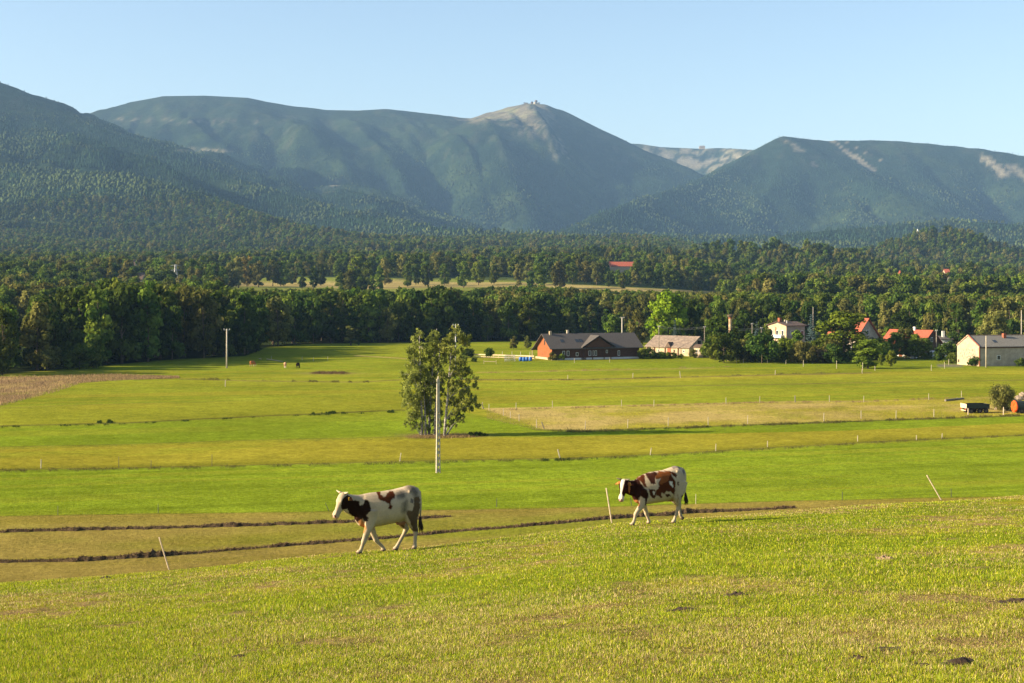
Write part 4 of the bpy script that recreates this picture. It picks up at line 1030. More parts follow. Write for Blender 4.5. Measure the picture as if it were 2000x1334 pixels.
def make_cow(sp, px, py, d, label):
    v0 = pick(px, py, 20); k0 = v0.y * sp['pxm'] / F; d = v0.y; x0 = v0.x; z0 = v0.z
    rz = math.pi + YAW
    R = Matrix.Rotation(rz, 3, 'Z')
    mb = MB()
    ell_loft(mb, [((f, 0, (t + b) / 2), (0, 0, (t - b) / 2), (0, w, 0)) for f, t, b, w in sp['torso']], 24)
    ell_loft(mb, [((f, 0, z), (-rz_ * ta, 0, rz_), (0, w, 0)) for f, z, rz_, w, ta in sp['neck']], 18)
    # head, turned a little to the animal's left and pitched down
    pf, pz = sp['poll']; mf, mz = sp['muzzle']; hy = math.radians(sp['headyaw'])
    L_ = math.hypot(mf - pf, mz - pz); ax = Vector(((mf - pf) * math.cos(hy), (mf - pf) * math.sin(hy), mz - pz)).normalized()
    side = Vector((-math.sin(hy), math.cos(hy), 0)); up = ax.cross(side) * -1
    if up.x < 0: up = -up
    H0 = Vector((pf, 0, pz))
    def hp(a, u, s): return H0 + ax * a + up * u + side * s
    hs = [(-0.06, -0.03, 0.06, 0.06), (0.0, -0.02, 0.115, 0.105), (0.08, -0.025, 0.135, 0.115), (0.17, -0.03, 0.13, 0.105), (0.27, -0.035, 0.105, 0.078), (0.37, -0.03, 0.085, 0.062), (0.45, -0.025, 0.078, 0.066), (0.51, -0.028, 0.074, 0.070), (0.545, -0.03, 0.05, 0.05)]
    ell_loft(mb, [(hp(a, u, 0), up * r_, side * w) for a, u, r_, w in hs], 18)
    for s in (-1, 1):    # brow bones, ears
        mb.tube([hp(0.13, 0.055, s * 0.06), hp(0.20, 0.05, s * 0.065)], [0.035, 0.03], 8)
        e0 = hp(0.03, 0.0, s * 0.09); e1 = hp(0.04, -0.06, s * 0.20); e2 = hp(0.075, -0.075, s * 0.27)
        eu = up * 0.3 + ax; eu.normalize()
        ell_loft(mb, [(e0, eu * 0.03, up * 0.014), (e0.lerp(e1, .5), eu * 0.050, up * 0.012), (e1, eu * 0.055, up * 0.011), (e2, eu * 0.02, up * 0.008)], 10)
    mb.tube([hp(0.40, 0.03, 0.035), hp(0.50, 0.02, 0.035)], [0.025, 0.03], 8); mb.tube([hp(0.40, 0.03, -0.035), hp(0.50, 0.02, -0.035)], [0.025, 0.03], 8)
    hoof = []
    for leg in sp['legs']:
        pts = [Vector(p[:3]) for p in leg]; rd = [p[3] for p in leg]; foot = pts[-1]
        w = R @ foot * k0; gzv = (gz(x0 + w.x, d + w.y) - z0) / k0
        lift = leg[0][4] if len(leg[0]) > 4 else 0.0
        dz = gzv + 0.0 - (foot.z if not lift else 0)
        if lift: dz = gzv
        zt = pts[0].z
        pts = [p + Vector((0, 0, dz * max(0, min(1, (zt - p.z) / (zt - foot.z))))) for p in pts]
        st = []
        for i, p in enumerate(pts):
            a = pts[max(0, i - 1)]; b = pts[min(len(pts) - 1, i + 1)]; t = (b - a).normalized()
            u = t.cross(Vector((0, 1, 0))).normalized(); v = t.cross(u).normalized()
            fl = 0.62 if i < 2 else 0.85
            st.append((p, u * rd[i], v * rd[i] * fl))
        ell_loft(mb, st, 14)
        tip = pts[-1]; fwd = Vector((1, 0, 0))
        if lift: 
            dr = (pts[-1] - pts[-2]).normalized()
            mb.tube([pts[-1] - dr * 0.02, pts[-1] + dr * 0.07], [0.05, 0.055], 10); hoof.append((pts[-1] + dr * 0.05, 0.07))
        else:
            mb.tube([tip + Vector((-0.005, 0, 0.075)), tip + Vector((0.025, 0, 0.0))], [0.047, 0.062], 10); hoof.append((tip, 0.07))
    for f_, w_, z_, r_ in sp.get('bones', []):
        for s in (-1, 1): mb.tube([(f_ - .05, s * w_, z_), (f_ + .05, s * w_, z_ + .01)], [r_ * .8, r_], 8)
    for f, z, r_ in sp['udder']: mb.tube([(f - r_, 0, z), (f + r_ * .7, 0, z + 0.01)], [r_ * 0.9, r_], 12)
    for f, l, z in sp['teats']: mb.tube([(f, l, z + 0.05), (f + 0.005, l, z - 0.02)], [0.016, 0.012], 6)
    tl = sp['tail']; mb.tube([(f, l, z) for f, l, z in tl], [0.035] + [0.02] * (len(tl) - 1), 8)
    mb.tube([sp['pin1'], sp['pin2']], [0.05, 0.04], 8)
    me = remeshed(mb, 0.013, 5, 'body')
    n = len(me.vertices); co = np.empty(n * 3); me.vertices.foreach_get('co', co); co = co.reshape(-1, 3)
    zx = sp['zx0'] + sp['zs'] * (-CY_ * co[:, 0] + SY_ * np.abs(co[:, 1])); zy = sp['zy0'] - sp['zs'] * co[:, 2]
    wn1 = fbm(co[:, 0] * 9, co[:, 2] * 9 + co[:, 1] * 5, 4, 5); wn2 = fbm(co[:, 0] * 9 + 40, co[:, 2] * 9, 4, 6)
    wn3 = fbm(co[:, 0] * 38, co[:, 2] * 38 + co[:, 1] * 30, 2, 7); zx = zx + wn1 * 24 + wn3 * 9; zy = zy + wn2 * 24 + wn3 * 8
    c = np.tile(np.array([0.385, 0.305, 0.205]), (n, 1)); c *= (1 + 0.16 * fbm(co[:, 0] * 4, co[:, 2] * 4, 3, 9))[:, None]
    for poly, col in sp['spots']:
        soft = tuple(col) == GR; w_ = 26 if soft else 7; m = sum(inpoly(zx + a_ * w_, zy + b_ * w_, poly).astype(float) for a_, b_ in ((0, 0), (1, 0), (-1, 0), (0, 1), (0, -1), (.7, .7), (-.7, -.7), (.7, -.7), (-.7, .7))) / 9
        m = (m * (0.8 if soft else 1.0))[:, None]; c[:] = c * (1 - m) + np.array(col) * (1 + 0.2 * wn1)[:, None] * m
    # head: blaze and muzzle in the head's own axes
    rel = co - np.array(H0); a_ = rel @ np.array(ax); u_ = rel @ np.array(up); s_ = rel @ np.array(side)
    head = (a_ > -0.07) & (np.abs(s_) < 0.32) & (co[:, 0] > pf - 0.12) & (np.hypot(u_, s_) < 0.34) & (a_ > -0.02 + 0.5 * np.maximum(0, -u_ - 0.12))
    dk = np.array(sp['dark'])
    if sp['kind'] == 1:
        eye = head & (((a_ - 0.15) / 0.17) ** 2 + ((u_ + 0.06) / 0.115) ** 2 < 1 + 0.3 * wn1) & (np.abs(s_) > 0.028)
        c[eye] = dk
        earm = head & (np.abs(s_) > 0.115); c[earm] = dk
        c[head & (a_ > 0.50)] = np.array([0.42, 0.26, 0.20])
    else:
        blaze = np.abs(s_) < (0.055 - 0.03 * np.clip((a_ - .1) / .2, 0, 1) + 0.045 * np.clip((a_ - .35) / .12, 0, 1)) + 0.008 * wn1
        c[head] = dk; c[head & blaze & (u_ > 0.0)] = np.array([0.52, 0.46, 0.38]); c[head & (a_ > 0.40)] = np.array([0.50, 0.42, 0.34])
        earm = head & (np.abs(s_) > 0.115); c[earm] = np.array([0.30, 0.11, 0.035])
        c[head & (a_ > 0.51)] = np.array([0.42, 0.24, 0.19])
    nos = head & (((a_ - 0.515) / 0.022) ** 2 + ((np.abs(s_) - 0.038) / 0.016) ** 2 < 1) & (u_ > -0.03); c[nos] = (0.05, 0.025, 0.02)
    for s in (-1, 1):
        ec = hp(0.165, 0.032, s * 0.097); dd = np.linalg.norm(co - np.array(ec), axis=1); c[dd < 0.022] = (0.006, 0.005, 0.004)
    for hc_, r_ in hoof:
        dd = np.linalg.norm(co - np.array(hc_), axis=1); m = (dd < r_ * 1.15) & (co[:, 2] < hc_.z + 0.05); c[m] = (0.12, 0.085, 0.06)
    ud = (np.abs(co[:, 0] - sp['udder'][0][0]) < 0.16) & (co[:, 2] < sp['udder'][0][1] + 0.02) & (co[:, 2] > sp['udder'][0][1] - 0.25) & (np.abs(co[:, 1]) < 0.1); c[ud] = np.array([0.30, 0.15, 0.11])
    C4 = np.ones((n, 4), np.float32); C4[:, :3] = np.clip(c, 0.003, 0.8)
    at = me.color_attributes.new('Col', 'FLOAT_COLOR', 'POINT'); at.data.foreach_set('color', C4.ravel())
    me.materials.clear(); me.materials.append(COAT)
    root = empty('cow', (x0, d, z0), rz); root.scale = (k0, k0, k0); tag(root, label, 'cow', 'cows walking across the slope')
    link_mesh('body', me, root)
    for s in (-1, 1):
        b = MB(); h0 = hp(-0.03, 0.045, s * 0.065)
        b.tube([h0, h0 + side * s * 0.06 + up * 0.01, h0 + side * s * 0.10 + up * 0.025 - ax * 0.01, h0 + side * s * 0.125 + up * 0.045 - ax * 0.02], [0.024, 0.020, 0.014, 0.004], 8)
        b.build('horn', HORN if sp['kind'] == 1 else HORN_D, root, smooth=True)
        e1 = hp(0.055, -0.05, s * 0.17)
        MB().box(e1, (0.05, 0.012, 0.06)).build('ear_tag', TAGM, root, bevel=0.004)
    b = MB(); te = Vector(tl[-1]); r = random.Random(3)
    for k in range(26):
        o_ = Vector((r.uniform(-.03, .03), r.uniform(-.03, .03), 0)); l_ = r.uniform(0.6, 1.0) * sp['tuft']
        b.tube([te + o_ * .3 + Vector((0, 0, 0.06)), te + o_ + Vector((-0.01, 0, -l_ * .5)), te + o_ * .8 + Vector((-0.02 + o_.x, o_.y, -l_))], [0.012, 0.016, 0.004], 5)
    b.build('tail_tuft', TUFT, root, smooth=True)
    return root

DK = (0.018, 0.009, 0.006); RB = (0.062, 0.018, 0.008); OR = (0.175, 0.056, 0.016); GR = (0.07, 0.060, 0.048)
cow1 = dict(kind=1, pxm=88.0, bones=[(-0.42, 0.18, 1.31, 0.045)], zx0=1050, zy0=1165, zs=652, dark=DK,
    torso=[(-0.72, 1.28, 1.08, 0.05), (-0.68, 1.355, 0.92, 0.17), (-0.58, 1.42, 0.78, 0.25), (-0.45, 1.44, 0.70, 0.27), (-0.30, 1.405, 0.67, 0.27), (-0.10, 1.37, 0.625, 0.30), (0.12, 1.35, 0.60, 0.315), (0.32, 1.34, 0.58, 0.295), (0.48, 1.335, 0.565, 0.255), (0.62, 1.32, 0.575, 0.21), (0.74, 1.25, 0.63, 0.17), (0.82, 1.15, 0.74, 0.11)],
    neck=[(0.45, 1.06, 0.28, 0.17, 0.2), (0.65, 1.06, 0.26, 0.15, 0.3), (0.82, 1.08, 0.225, 0.13, 0.4), (0.97, 1.13, 0.19, 0.11, 0.5), (1.07, 1.19, 0.15, 0.10, 0.6)],
    poll=(1.09, 1.33), muzzle=(1.35, 0.90), headyaw=20,
    legs=[
        [(0.50, 0.17, 0.98, 0.19), (0.52, 0.18, 0.74, 0.135), (0.60, 0.18, 0.54, 0.088), (0.665, 0.175, 0.36, 0.060), (0.69, 0.175, 0.285, 0.062), (0.72, 0.175, 0.20, 0.042), (0.755, 0.175, 0.11, 0.040), (0.775, 0.175, 0.065, 0.048), (0.80, 0.175, 0.0, 0.045)],
        [(0.42, -0.17, 0.95, 0.17), (0.42, -0.18, 0.70, 0.12), (0.36, -0.18, 0.50, 0.080), (0.29, -0.175, 0.33, 0.058), (0.265, -0.175, 0.265, 0.060), (0.20, -0.175, 0.19, 0.042), (0.12, -0.175, 0.115, 0.040), (0.09, -0.175, 0.07, 0.047), (0.075, -0.175, 0.0, 0.045)],
        [(-0.46, 0.15, 1.08, 0.23), (-0.44, 0.19, 0.86, 0.195), (-0.44, 0.18, 0.66, 0.135), (-0.51, 0.17, 0.50, 0.085), (-0.545, 0.165, 0.42, 0.066), (-0.54, 0.165, 0.32, 0.046), (-0.53, 0.165, 0.15, 0.041), (-0.53, 0.165, 0.075, 0.049), (-0.52, 0.165, 0.0, 0.046)],
        [(-0.40, -0.15, 1.05, 0.22), (-0.32, -0.19, 0.84, 0.18), (-0.32, -0.18, 0.66, 0.125), (-0.42, -0.17, 0.52, 0.082), (-0.47, -0.165, 0.45, 0.066), (-0.41, -0.165, 0.34, 0.046), (-0.29, -0.165, 0.16, 0.041), (-0.245, -0.165, 0.085, 0.049), (-0.21, -0.165, 0.0, 0.046)]],
    udder=[(-0.24, 0.67, 0.11), (-0.30, 0.66, 0.08)], teats=[(-0.20, 0.06, 0.585), (-0.28, 0.05, 0.585)],
    tail=[(-0.66, 0, 1.36), (-0.735, 0, 1.28), (-0.755, 0, 1.0), (-0.74, 0.0, 0.75), (-0.72, 0.02, 0.66)], tuft=0.30,
    pin1=(-0.66, 0.10, 1.20), pin2=(-0.60, -0.10, 1.20),
    spots=[([(470, 380), (540, 375), (640, 380), (640, 450), (700, 440), (740, 370), (780, 400), (812, 490), (800, 545), (745, 570), (735, 600), (770, 620), (765, 670), (710, 680), (690, 640), (660, 700), (610, 720), (540, 640), (500, 560), (480, 470)], DK),
           ([(610, 690), (690, 640), (690, 720), (740, 790), (700, 870), (650, 780)], (0.34, 0.16, 0.06)),
           ([(860, 285), (930, 270), (940, 320), (1000, 345), (1040, 290), (1100, 290), (1140, 340), (1130, 380), (1090, 400), (1080, 450), (1110, 480), (1090, 515), (1045, 505), (1060, 450), (1010, 410), (930, 385), (905, 340)], RB),
           ([(1250, 225), (1390, 225), (1450, 300), (1470, 400), (1430, 400), (1370, 330), (1300, 290)], GR),  # grey hip and loin areas: dirt plus shading put into the coat
           ([(1140, 300), (1220, 290), (1290, 340), (1240, 390), (1160, 370)], GR),
           ([(1270, 400), (1310, 400), (1310, 560), (1240, 610), (1230, 560)], GR), ([(1350, 400), (1390, 410), (1380, 470), (1350, 460)], (0.12, 0.10, 0.08)),
           ([(1400, 380), (1475, 370), (1470, 600), (1450, 760), (1450, 900), (1390, 880), (1340, 760), (1300, 640), (1300, 560), (1380, 560)], (0.085, 0.055, 0.03)),
           ([(1190, 760), (1300, 780), (1310, 860), (1240, 880), (1200, 1000), (1160, 1080), (1210, 860)], (0.13, 0.09, 0.05)),
           ([(720, 985), (680, 985), (680, 1025), (735, 1030)], GR), ([(820, 990), (880, 990), (870, 1030), (830, 1020)], GR)])
cow2 = dict(kind=2, pxm=74.5, bones=[(-0.46, 0.19, 1.35, 0.045)], zx0=1065, zy0=1110, zs=621, dark=(0.032, 0.011, 0.007),
    torso=[(-0.79, 1.32, 1.12, 0.05), (-0.74, 1.41, 0.96, 0.17), (-0.64, 1.455, 0.80, 0.25), (-0.50, 1.49, 0.70, 0.28), (-0.36, 1.45, 0.63, 0.29), (-0.16, 1.40, 0.575, 0.335), (0.08, 1.385, 0.56, 0.35), (0.28, 1.375, 0.545, 0.325), (0.46, 1.33, 0.535, 0.27), (0.62, 1.28, 0.55, 0.21), (0.74, 1.20, 0.61, 0.17), (0.81, 1.10, 0.72, 0.10)],
    neck=[(0.48, 1.00, 0.27, 0.17, 0.2), (0.66, 0.99, 0.24, 0.15, 0.3), (0.82, 1.00, 0.20, 0.125, 0.4), (0.97, 1.03, 0.165, 0.105, 0.5), (1.06, 1.07, 0.13, 0.095, 0.6)],
    poll=(1.09, 1.185), muzzle=(1.32, 0.72), headyaw=34,
    legs=[
        [(0.54, 0.17, 0.95, 0.19), (0.57, 0.18, 0.72, 0.135), (0.66, 0.18, 0.52, 0.088), (0.81, 0.175, 0.33, 0.060), (0.85, 0.175, 0.26, 0.062), (0.87, 0.175, 0.18, 0.042), (0.905, 0.175, 0.07, 0.040), (0.92, 0.175, 0.03, 0.048), (0.95, 0.175, -0.05, 0.045)],
        [(0.44, -0.17, 0.92, 0.17), (0.44, -0.18, 0.68, 0.12), (0.38, -0.18, 0.48, 0.080), (0.31, -0.175, 0.34, 0.058), (0.29, -0.175, 0.27, 0.060), (0.255, -0.175, 0.18, 0.042), (0.22, -0.175, 0.09, 0.040), (0.21, -0.175, 0.05, 0.047), (0.215, -0.175, -0.02, 0.045)],
        [(-0.54, 0.15, 1.10, 0.24), (-0.48, 0.19, 0.88, 0.205), (-0.43, 0.18, 0.68, 0.14), (-0.47, 0.17, 0.53, 0.086), (-0.50, 0.165, 0.45, 0.067), (-0.45, 0.165, 0.34, 0.046), (-0.385, 0.165, 0.16, 0.041), (-0.365, 0.165, 0.085, 0.049), (-0.335, 0.165, 0.01, 0.046)],
        [(-0.54, -0.15, 1.08, 0.23, 1), (-0.50, -0.19, 0.86, 0.19), (-0.53, -0.18, 0.68, 0.13), (-0.67, -0.17, 0.52, 0.082), (-0.735, -0.165, 0.455, 0.066), (-0.75, -0.165, 0.38, 0.046), (-0.765, -0.165, 0.25, 0.041), (-0.78, -0.165, 0.20, 0.049), (-0.82, -0.165, 0.14, 0.044)]],
    udder=[(-0.30, 0.66, 0.11), (-0.36, 0.65, 0.09)], teats=[(-0.24, 0.06, 0.58), (-0.33, 0.06, 0.57), (-0.38, 0.06, 0.57)],
    tail=[(-0.72, 0, 1.42), (-0.80, 0, 1.33), (-0.80, 0, 1.08), (-0.815, 0.0, 0.86), (-0.83, 0.0, 0.70)], tuft=0.27,
    pin1=(-0.73, 0.10, 1.26), pin2=(-0.66, -0.10, 1.26),
    spots=[([(520, 370), (600, 370), (700, 330), (740, 400), (770, 440), (800, 500), (840, 520), (850, 600), (840, 700), (830, 780), (800, 760), (800, 660), (740, 620), (700, 660), (690, 760), (640, 720), (600, 650), (540, 620), (500, 600)], (0.026, 0.010, 0.007)),
           ([(690, 340), (770, 290), (810, 300), (810, 400), (850, 470), (800, 470), (760, 400), (720, 370)], RB),
           ([(640, 690), (700, 700), (720, 760), (700, 790), (650, 740)], (0.30, 0.12, 0.04)),
           ([(815, 290), (980, 245), (1020, 265), (985, 330), (970, 420), (900, 425), (870, 360)], (0.04, 0.015, 0.01)),
           ([(985, 300), (1050, 260), (1190, 250), (1300, 280), (1350, 320), (1340, 370), (1270, 320), (1230, 290), (1320, 420), (1320, 560), (1290, 640), (1265, 600), (1240, 560), (1160, 560), (1120, 600), (1080, 580), (1080, 660), (1000, 620), (980, 540), (1030, 500), (1040, 400), (1090, 340), (1000, 350)], (0.065, 0.019, 0.008)),
           ([(985, 300), (1050, 258), (1190, 250), (1240, 300), (1200, 380), (1080, 440), (1050, 420), (1090, 335), (1000, 350)], OR),
           ([(870, 500), (960, 520), (1000, 580), (980, 650), (920, 640), (870, 590)], (0.05, 0.018, 0.01)), ([(1130, 600), (1220, 610), (1230, 650), (1180, 670), (1140, 640)], (0.04, 0.015, 0.01)),
           ([(935, 540), (975, 560), (965, 600), (940, 590)], (0.5, 0.45, 0.37)), ([(1215, 410), (1260, 400), (1290, 470), (1270, 490), (1220, 440)], (0.5, 0.45, 0.37)),
           ([(1270, 190), (1400, 180), (1420, 210), (1330, 230), (1290, 225)], (0.16, 0.13, 0.11)), ([(1350, 420), (1375, 430), (1370, 480), (1350, 470)], (0.06, 0.03, 0.02)),
           ([(1440, 230), (1500, 240), (1490, 330), (1455, 300)], (0.14, 0.12, 0.10)),
           ([(1425, 650), (1500, 650), (1500, 1040), (1430, 1010), (1430, 900)], (0.05, 0.03, 0.02)),
           ([(1340, 620), (1360, 620), (1360, 780), (1340, 760)], (0.25, 0.18, 0.10))])
make_cow(cow1, 761.7, 1077, 31.6, 'mostly white cow with dark neck and small red brown back spots, walking at the left')
make_cow(cow2, 1287.8, 1023, 36.6, 'red brown and white cow with white blaze, walking beside the leaning stake')
# ------------------------------------------------------------------ buildings
WOOD_O = simple('orange_planks', (0.23, 0.072, 0.020), rough=0.8, scale=1.5, noise=0.35, stretch=(1, 1, 9), detail=4)
WOOD_D = simple('dark_planks', (0.080, 0.036, 0.018), rough=0.9, scale=1.5, noise=0.35, stretch=(1, 1, 9))
WOOD_G = simple('weathered_wood', (0.52, 0.41, 0.28), rough=0.9, scale=5, noise=0.3, stretch=(3, 3, 0.6))
WOOD_C = simple('cream_boards', (0.50, 0.40, 0.24), rough=0.8, scale=2, noise=0.2)
ROOF_G = simple('grey_roof_tiles', (0.078, 0.068, 0.060), rough=0.85, scale=2.5, noise=0.25, stretch=(1, 1, 5))
ROOF_W = simple('worn_roof_tiles', (0.13, 0.10, 0.080), rough=0.95, scale=1.2, noise=0.35, color2=(0.26, 0.20, 0.15), stretch=(1, 1, 2))
ROOF_R = simple('red_roof_tiles', (0.33, 0.085, 0.045), rough=0.8, scale=2.0, noise=0.25, stretch=(1, 1, 4))
ROOF_B = simple('brown_sheet_roof', (0.10, 0.065, 0.045), rough=0.7, scale=2.0, noise=0.2)
ROOF_C = simple('corrugated_roof', (0.12, 0.115, 0.10), rough=0.8, scale=1.6, noise=0.3, stretch=(7, 1, 1), color2=(0.20, 0.185, 0.16))
PLAST_C = simple('cream_plaster', (0.40, 0.31, 0.20), rough=0.95, scale=1.3, noise=0.22)
PLAST_W = simple('white_plaster', (0.62, 0.60, 0.55), rough=0.95, scale=1.0, noise=0.12)
PLAST_G = simple('grey_plaster', (0.34, 0.29, 0.22), rough=0.95, scale=1.0, noise=0.2)
STONE = simple('rubble_stone', (0.17, 0.115, 0.075), rough=0.95, scale=2.3, noise=0.3, color2=(0.48, 0.39, 0.28), detail=8, bump=0.04)
BRICK = simple('red_brick', (0.26, 0.085, 0.045), rough=0.95, scale=4, noise=0.35)
BRICK_P = simple('patchy_plastered_brick', (0.20, 0.08, 0.045), rough=0.95, scale=1.8, noise=0.2, color2=(0.52, 0.42, 0.26))
GLASS = simple('window_glass', (0.03, 0.035, 0.04), rough=0.15, scale=2, noise=0.2, spec=0.6)
DARK = simple('dark_opening', (0.012, 0.010, 0.009), rough=1.0, scale=2, noise=0.2)
CONC = simple('concrete', (0.42, 0.37, 0.29), rough=0.95, scale=3, noise=0.2)
CONC_D = simple('old_grey_wood_pole', (0.20, 0.17, 0.13), rough=0.95, scale=3, noise=0.3)
METAL = simple('galvanised_metal', (0.34, 0.34, 0.33), rough=0.5, scale=4, noise=0.2, metallic=0.3)
METAL_D = simple('dark_metal_post', (0.05, 0.045, 0.04), rough=0.7, scale=4, noise=0.3)
WHITE = simple('white_paint', (0.70, 0.69, 0.66), rough=0.45, scale=3, noise=0.06)
POSTW = simple('pale_post', (0.38, 0.33, 0.24), rough=0.9, scale=6, noise=0.25)
RUBBER = simple('tyre_rubber', (0.012, 0.012, 0.013), rough=0.9, scale=9, noise=0.3)
BLUEP = simple('blue_plastic', (0.035, 0.14, 0.42), rough=0.45, scale=3, noise=0.15)
ORANGE = simple('orange_paint', (0.75, 0.09, 0.012), rough=0.5, scale=3, noise=0.2)
GREENP = simple('dark_green_paint', (0.012, 0.020, 0.016), rough=0.6, scale=3, noise=0.3)
BEIGEP = simple('sunlit_cream_paint', (0.52, 0.42, 0.26), rough=0.7, scale=5, noise=0.25)
REDP = simple('red_lens', (0.5, 0.03, 0.02), rough=0.4, scale=5, noise=0.1)

class House:
    """near corner at (px, py); the visible gable lies on one side, the long visible front on the other"""
    def __init__(s, name, label, px, py, gable_px, W, front_px, eave, ridge, wall, roof, d=None, oh=0.5, roof_t=0.16, gable_wall=None, dw=None, cat='house', asym=0.0):
        d = dist(py) if d is None else d
        x = (px - 1000) / F * d; z = gz(x, d)
        if d > 0 and py is not None and d == dist(py): pass
        left = gable_px < px
        best = None
        for k in range(1, 900):
            th = math.radians(k / 10)
            gd = (-math.sin(th), math.cos(th)) if left else (math.sin(th), math.cos(th))
            q = 1000 + F * (x + gd[0] * W) / (d + gd[1] * W)
            e = abs(q - gable_px)
            if best is None or e < best[0]: best = (e, th, gd)
        th, gd = best[1], best[2]
        fd = (math.cos(th), math.sin(th)) if left else (-math.cos(th), math.sin(th))
        Lb = None
        for k in range(10, 900):
            L = k / 10; q = 1000 + F * (x + fd[0] * L) / (d + fd[1] * L)
            e = abs(q - front_px)
            if Lb is None or e < Lb[0]: Lb = (e, L)
        s.L = Lb[1]; s.W = W; s.ex = Vector((fd[0], fd[1], 0)); s.ey = Vector((gd[0], gd[1], 0)); s.eave = eave; s.ridge = ridge
        s.o = empty(name, (x, d, z)); s.left = left
        tag(s.o, label, cat)
        w = gable_wall or wall
        zb = -0.6
        m = MB()
        def pt(u, v, zz): return s.ex * u + s.ey * v + Vector((0, 0, zz))
        s.pt = pt
        L, W2 = s.L, W / 2
        v = [pt(0, 0, zb), pt(L, 0, zb), pt(L, W, zb), pt(0, W, zb), pt(0, 0, eave), pt(L, 0, eave), pt(L, W, eave), pt(0, W, eave), pt(0, W2, ridge - 0.1), pt(L, W2, ridge - 0.1)]
        m.poly(v, [(0, 1, 5, 4), (2, 3, 7, 6), (0, 4, 8, 7, 3), (1, 2, 6, 9, 5), (4, 5, 9, 8), (6, 7, 8, 9)])
        m.build('wall', wall, s.o)
        if gable_wall:
            g = MB().poly([pt(-0.02, 0.02, 0), pt(-0.02, W - 0.02, 0), pt(-0.02, W - 0.02, eave), pt(-0.02, W2, ridge - 0.15), pt(-0.02, 0.02, eave), pt(0.0, 0.02, 0), pt(0.0, W - 0.02, 0), pt(0.0, W - 0.02, eave), pt(0.0, W2, ridge - 0.15), pt(0.0, 0.02, eave)], [(0, 1, 2, 3, 4), (5, 6, 7, 8, 9), (0, 1, 6, 5), (1, 2, 7, 6), (2, 3, 8, 7), (3, 4, 9, 8), (4, 0, 5, 9)])
            gg = g.build('wall', gable_wall, s.o)
        sl = (ridge - eave) / W2
        m = MB(); t = roof_t
        prof = [(-oh, eave - oh * sl), (W2, ridge), (W + oh, eave - oh * sl)]
        a = [pt(-oh, y, z_ + t) for y, z_ in prof] + [pt(-oh, y, z_) for y, z_ in prof][::-1]
        b = [pt(L + oh, y, z_ + t) for y, z_ in prof] + [pt(L + oh, y, z_) for y, z_ in prof][::-1]
        f = [tuple(range(6)), tuple(range(6, 12))] + [(i, (i + 1) % 6, (i + 1) % 6 + 6, i + 6) for i in range(6)]
        m.poly(a + b, f)
        s.roof = m.build('roof', roof, s.o)
        s.sl = sl; s.t = t
    def boxp(s, name, mat, u0, u1, v0, v1, z0, z1, parent=None, bevel=0):
        p = s.pt; m = MB().poly([p(u, v, z) for u in (u0, u1) for v in (v0, v1) for z in (z0, z1)], [(0, 1, 3, 2), (4, 6, 7, 5), (0, 4, 5, 1), (2, 3, 7, 6), (0, 2, 6, 4), (1, 5, 7, 3)])
        return m.build(name, mat, parent or s.o, bevel=bevel)
    def window(s, u, z, w, h, side='front', frame=None):
        if side == 'front':
            f = s.boxp('window', frame or WHITE, u - w / 2, u + w / 2, -0.05, 0.02, z, z + h); s.boxp('pane', GLASS, u - w / 2 + .1, u + w / 2 - .1, -0.07, 0.0, z + .1, z + h - .1, f)
        else:
            f = s.boxp('window', frame or WHITE, -0.07, 0.02, u - w / 2, u + w / 2, z, z + h); s.boxp('pane', GLASS, -0.09, 0.0, u - w / 2 + .1, u + w / 2 - .1, z + .1, z + h - .1, f)
    def door(s, u, w, h, mat=None, side='front'):
        if side == 'front': s.boxp('door', mat or WOOD_D, u - w / 2, u + w / 2, -0.05, 0.02, 0, h)
        else: s.boxp('door', mat or WOOD_D, -0.07, 0.02, u - w / 2, u + w / 2, 0, h)
    def chimney(s, u, v, w, top, mat):
        s.boxp('chimney', mat, u - w / 2, u + w / 2, v - w / 2, v + w / 2, s.eave, top); 
    def skylight(s, u, v):
        z = s.eave + s.sl * v + s.t; p = s.pt; n = 0.06; a, b = 0.45, 0.5
        m = MB(); q = []
        for dz in (-0.05, n):
            q += [p(u - a, v - b, z - b * s.sl + dz), p(u + a, v - b, z - b * s.sl + dz), p(u + a, v + b, z + b * s.sl + dz), p(u - a, v + b, z + b * s.sl + dz)]
        m.poly(q, [(0, 1, 2, 3), (4, 5, 6, 7), (0, 1, 5, 4), (1, 2, 6, 5), (2, 3, 7, 6), (3, 0, 4, 7)]); m.build('skylight', GLASS, s.o)

# log house
h = House('log_house', 'long log house with orange lit gable and dark grey tiled roof', 1078, 705, 1050, 9.0, 1248, 3.3, 6.3, WOOD_D, ROOF_G, gable_wall=WOOD_O, oh=0.9)  # front: dark wood plus eave shade; gable: sunlight put into the orange
h.boxp('plinth', PLAST_W, -0.06, h.L, -0.05, 0.0, -0.4, 0.45); h.boxp('plinth', PLAST_C, -0.12, -0.03, -0.05, h.W + 1.0, -0.4, 0.55)
h.window(h.W / 2, 3.6, 0.5, 1.3, 'gable', WOOD_D)
for u in (3.2, 4.4): h.window(u, 0.95, 0.7, 1.3)
for u in (10.4, 11.3, 12.1): h.window(u, 0.9, 0.6, 1.3)
h.window(6.9, 0.9, 0.7, 0.9); h.window(15.2, 1.5, 0.5, 0.8); h.window(18.6, 0.8, 0.6, 1.3); h.door(8.6, 1.0, 2.1)
h.chimney(1.4, 4.2, 0.55, 7.1, PLAST_C); h.chimney(6.6, 5.0, 0.5, 7.3, PLAST_G)
for u, v in ((3.6, 1.8), (7.7, 1.8), (8.8, 1.8)): h.skylight(u, v)
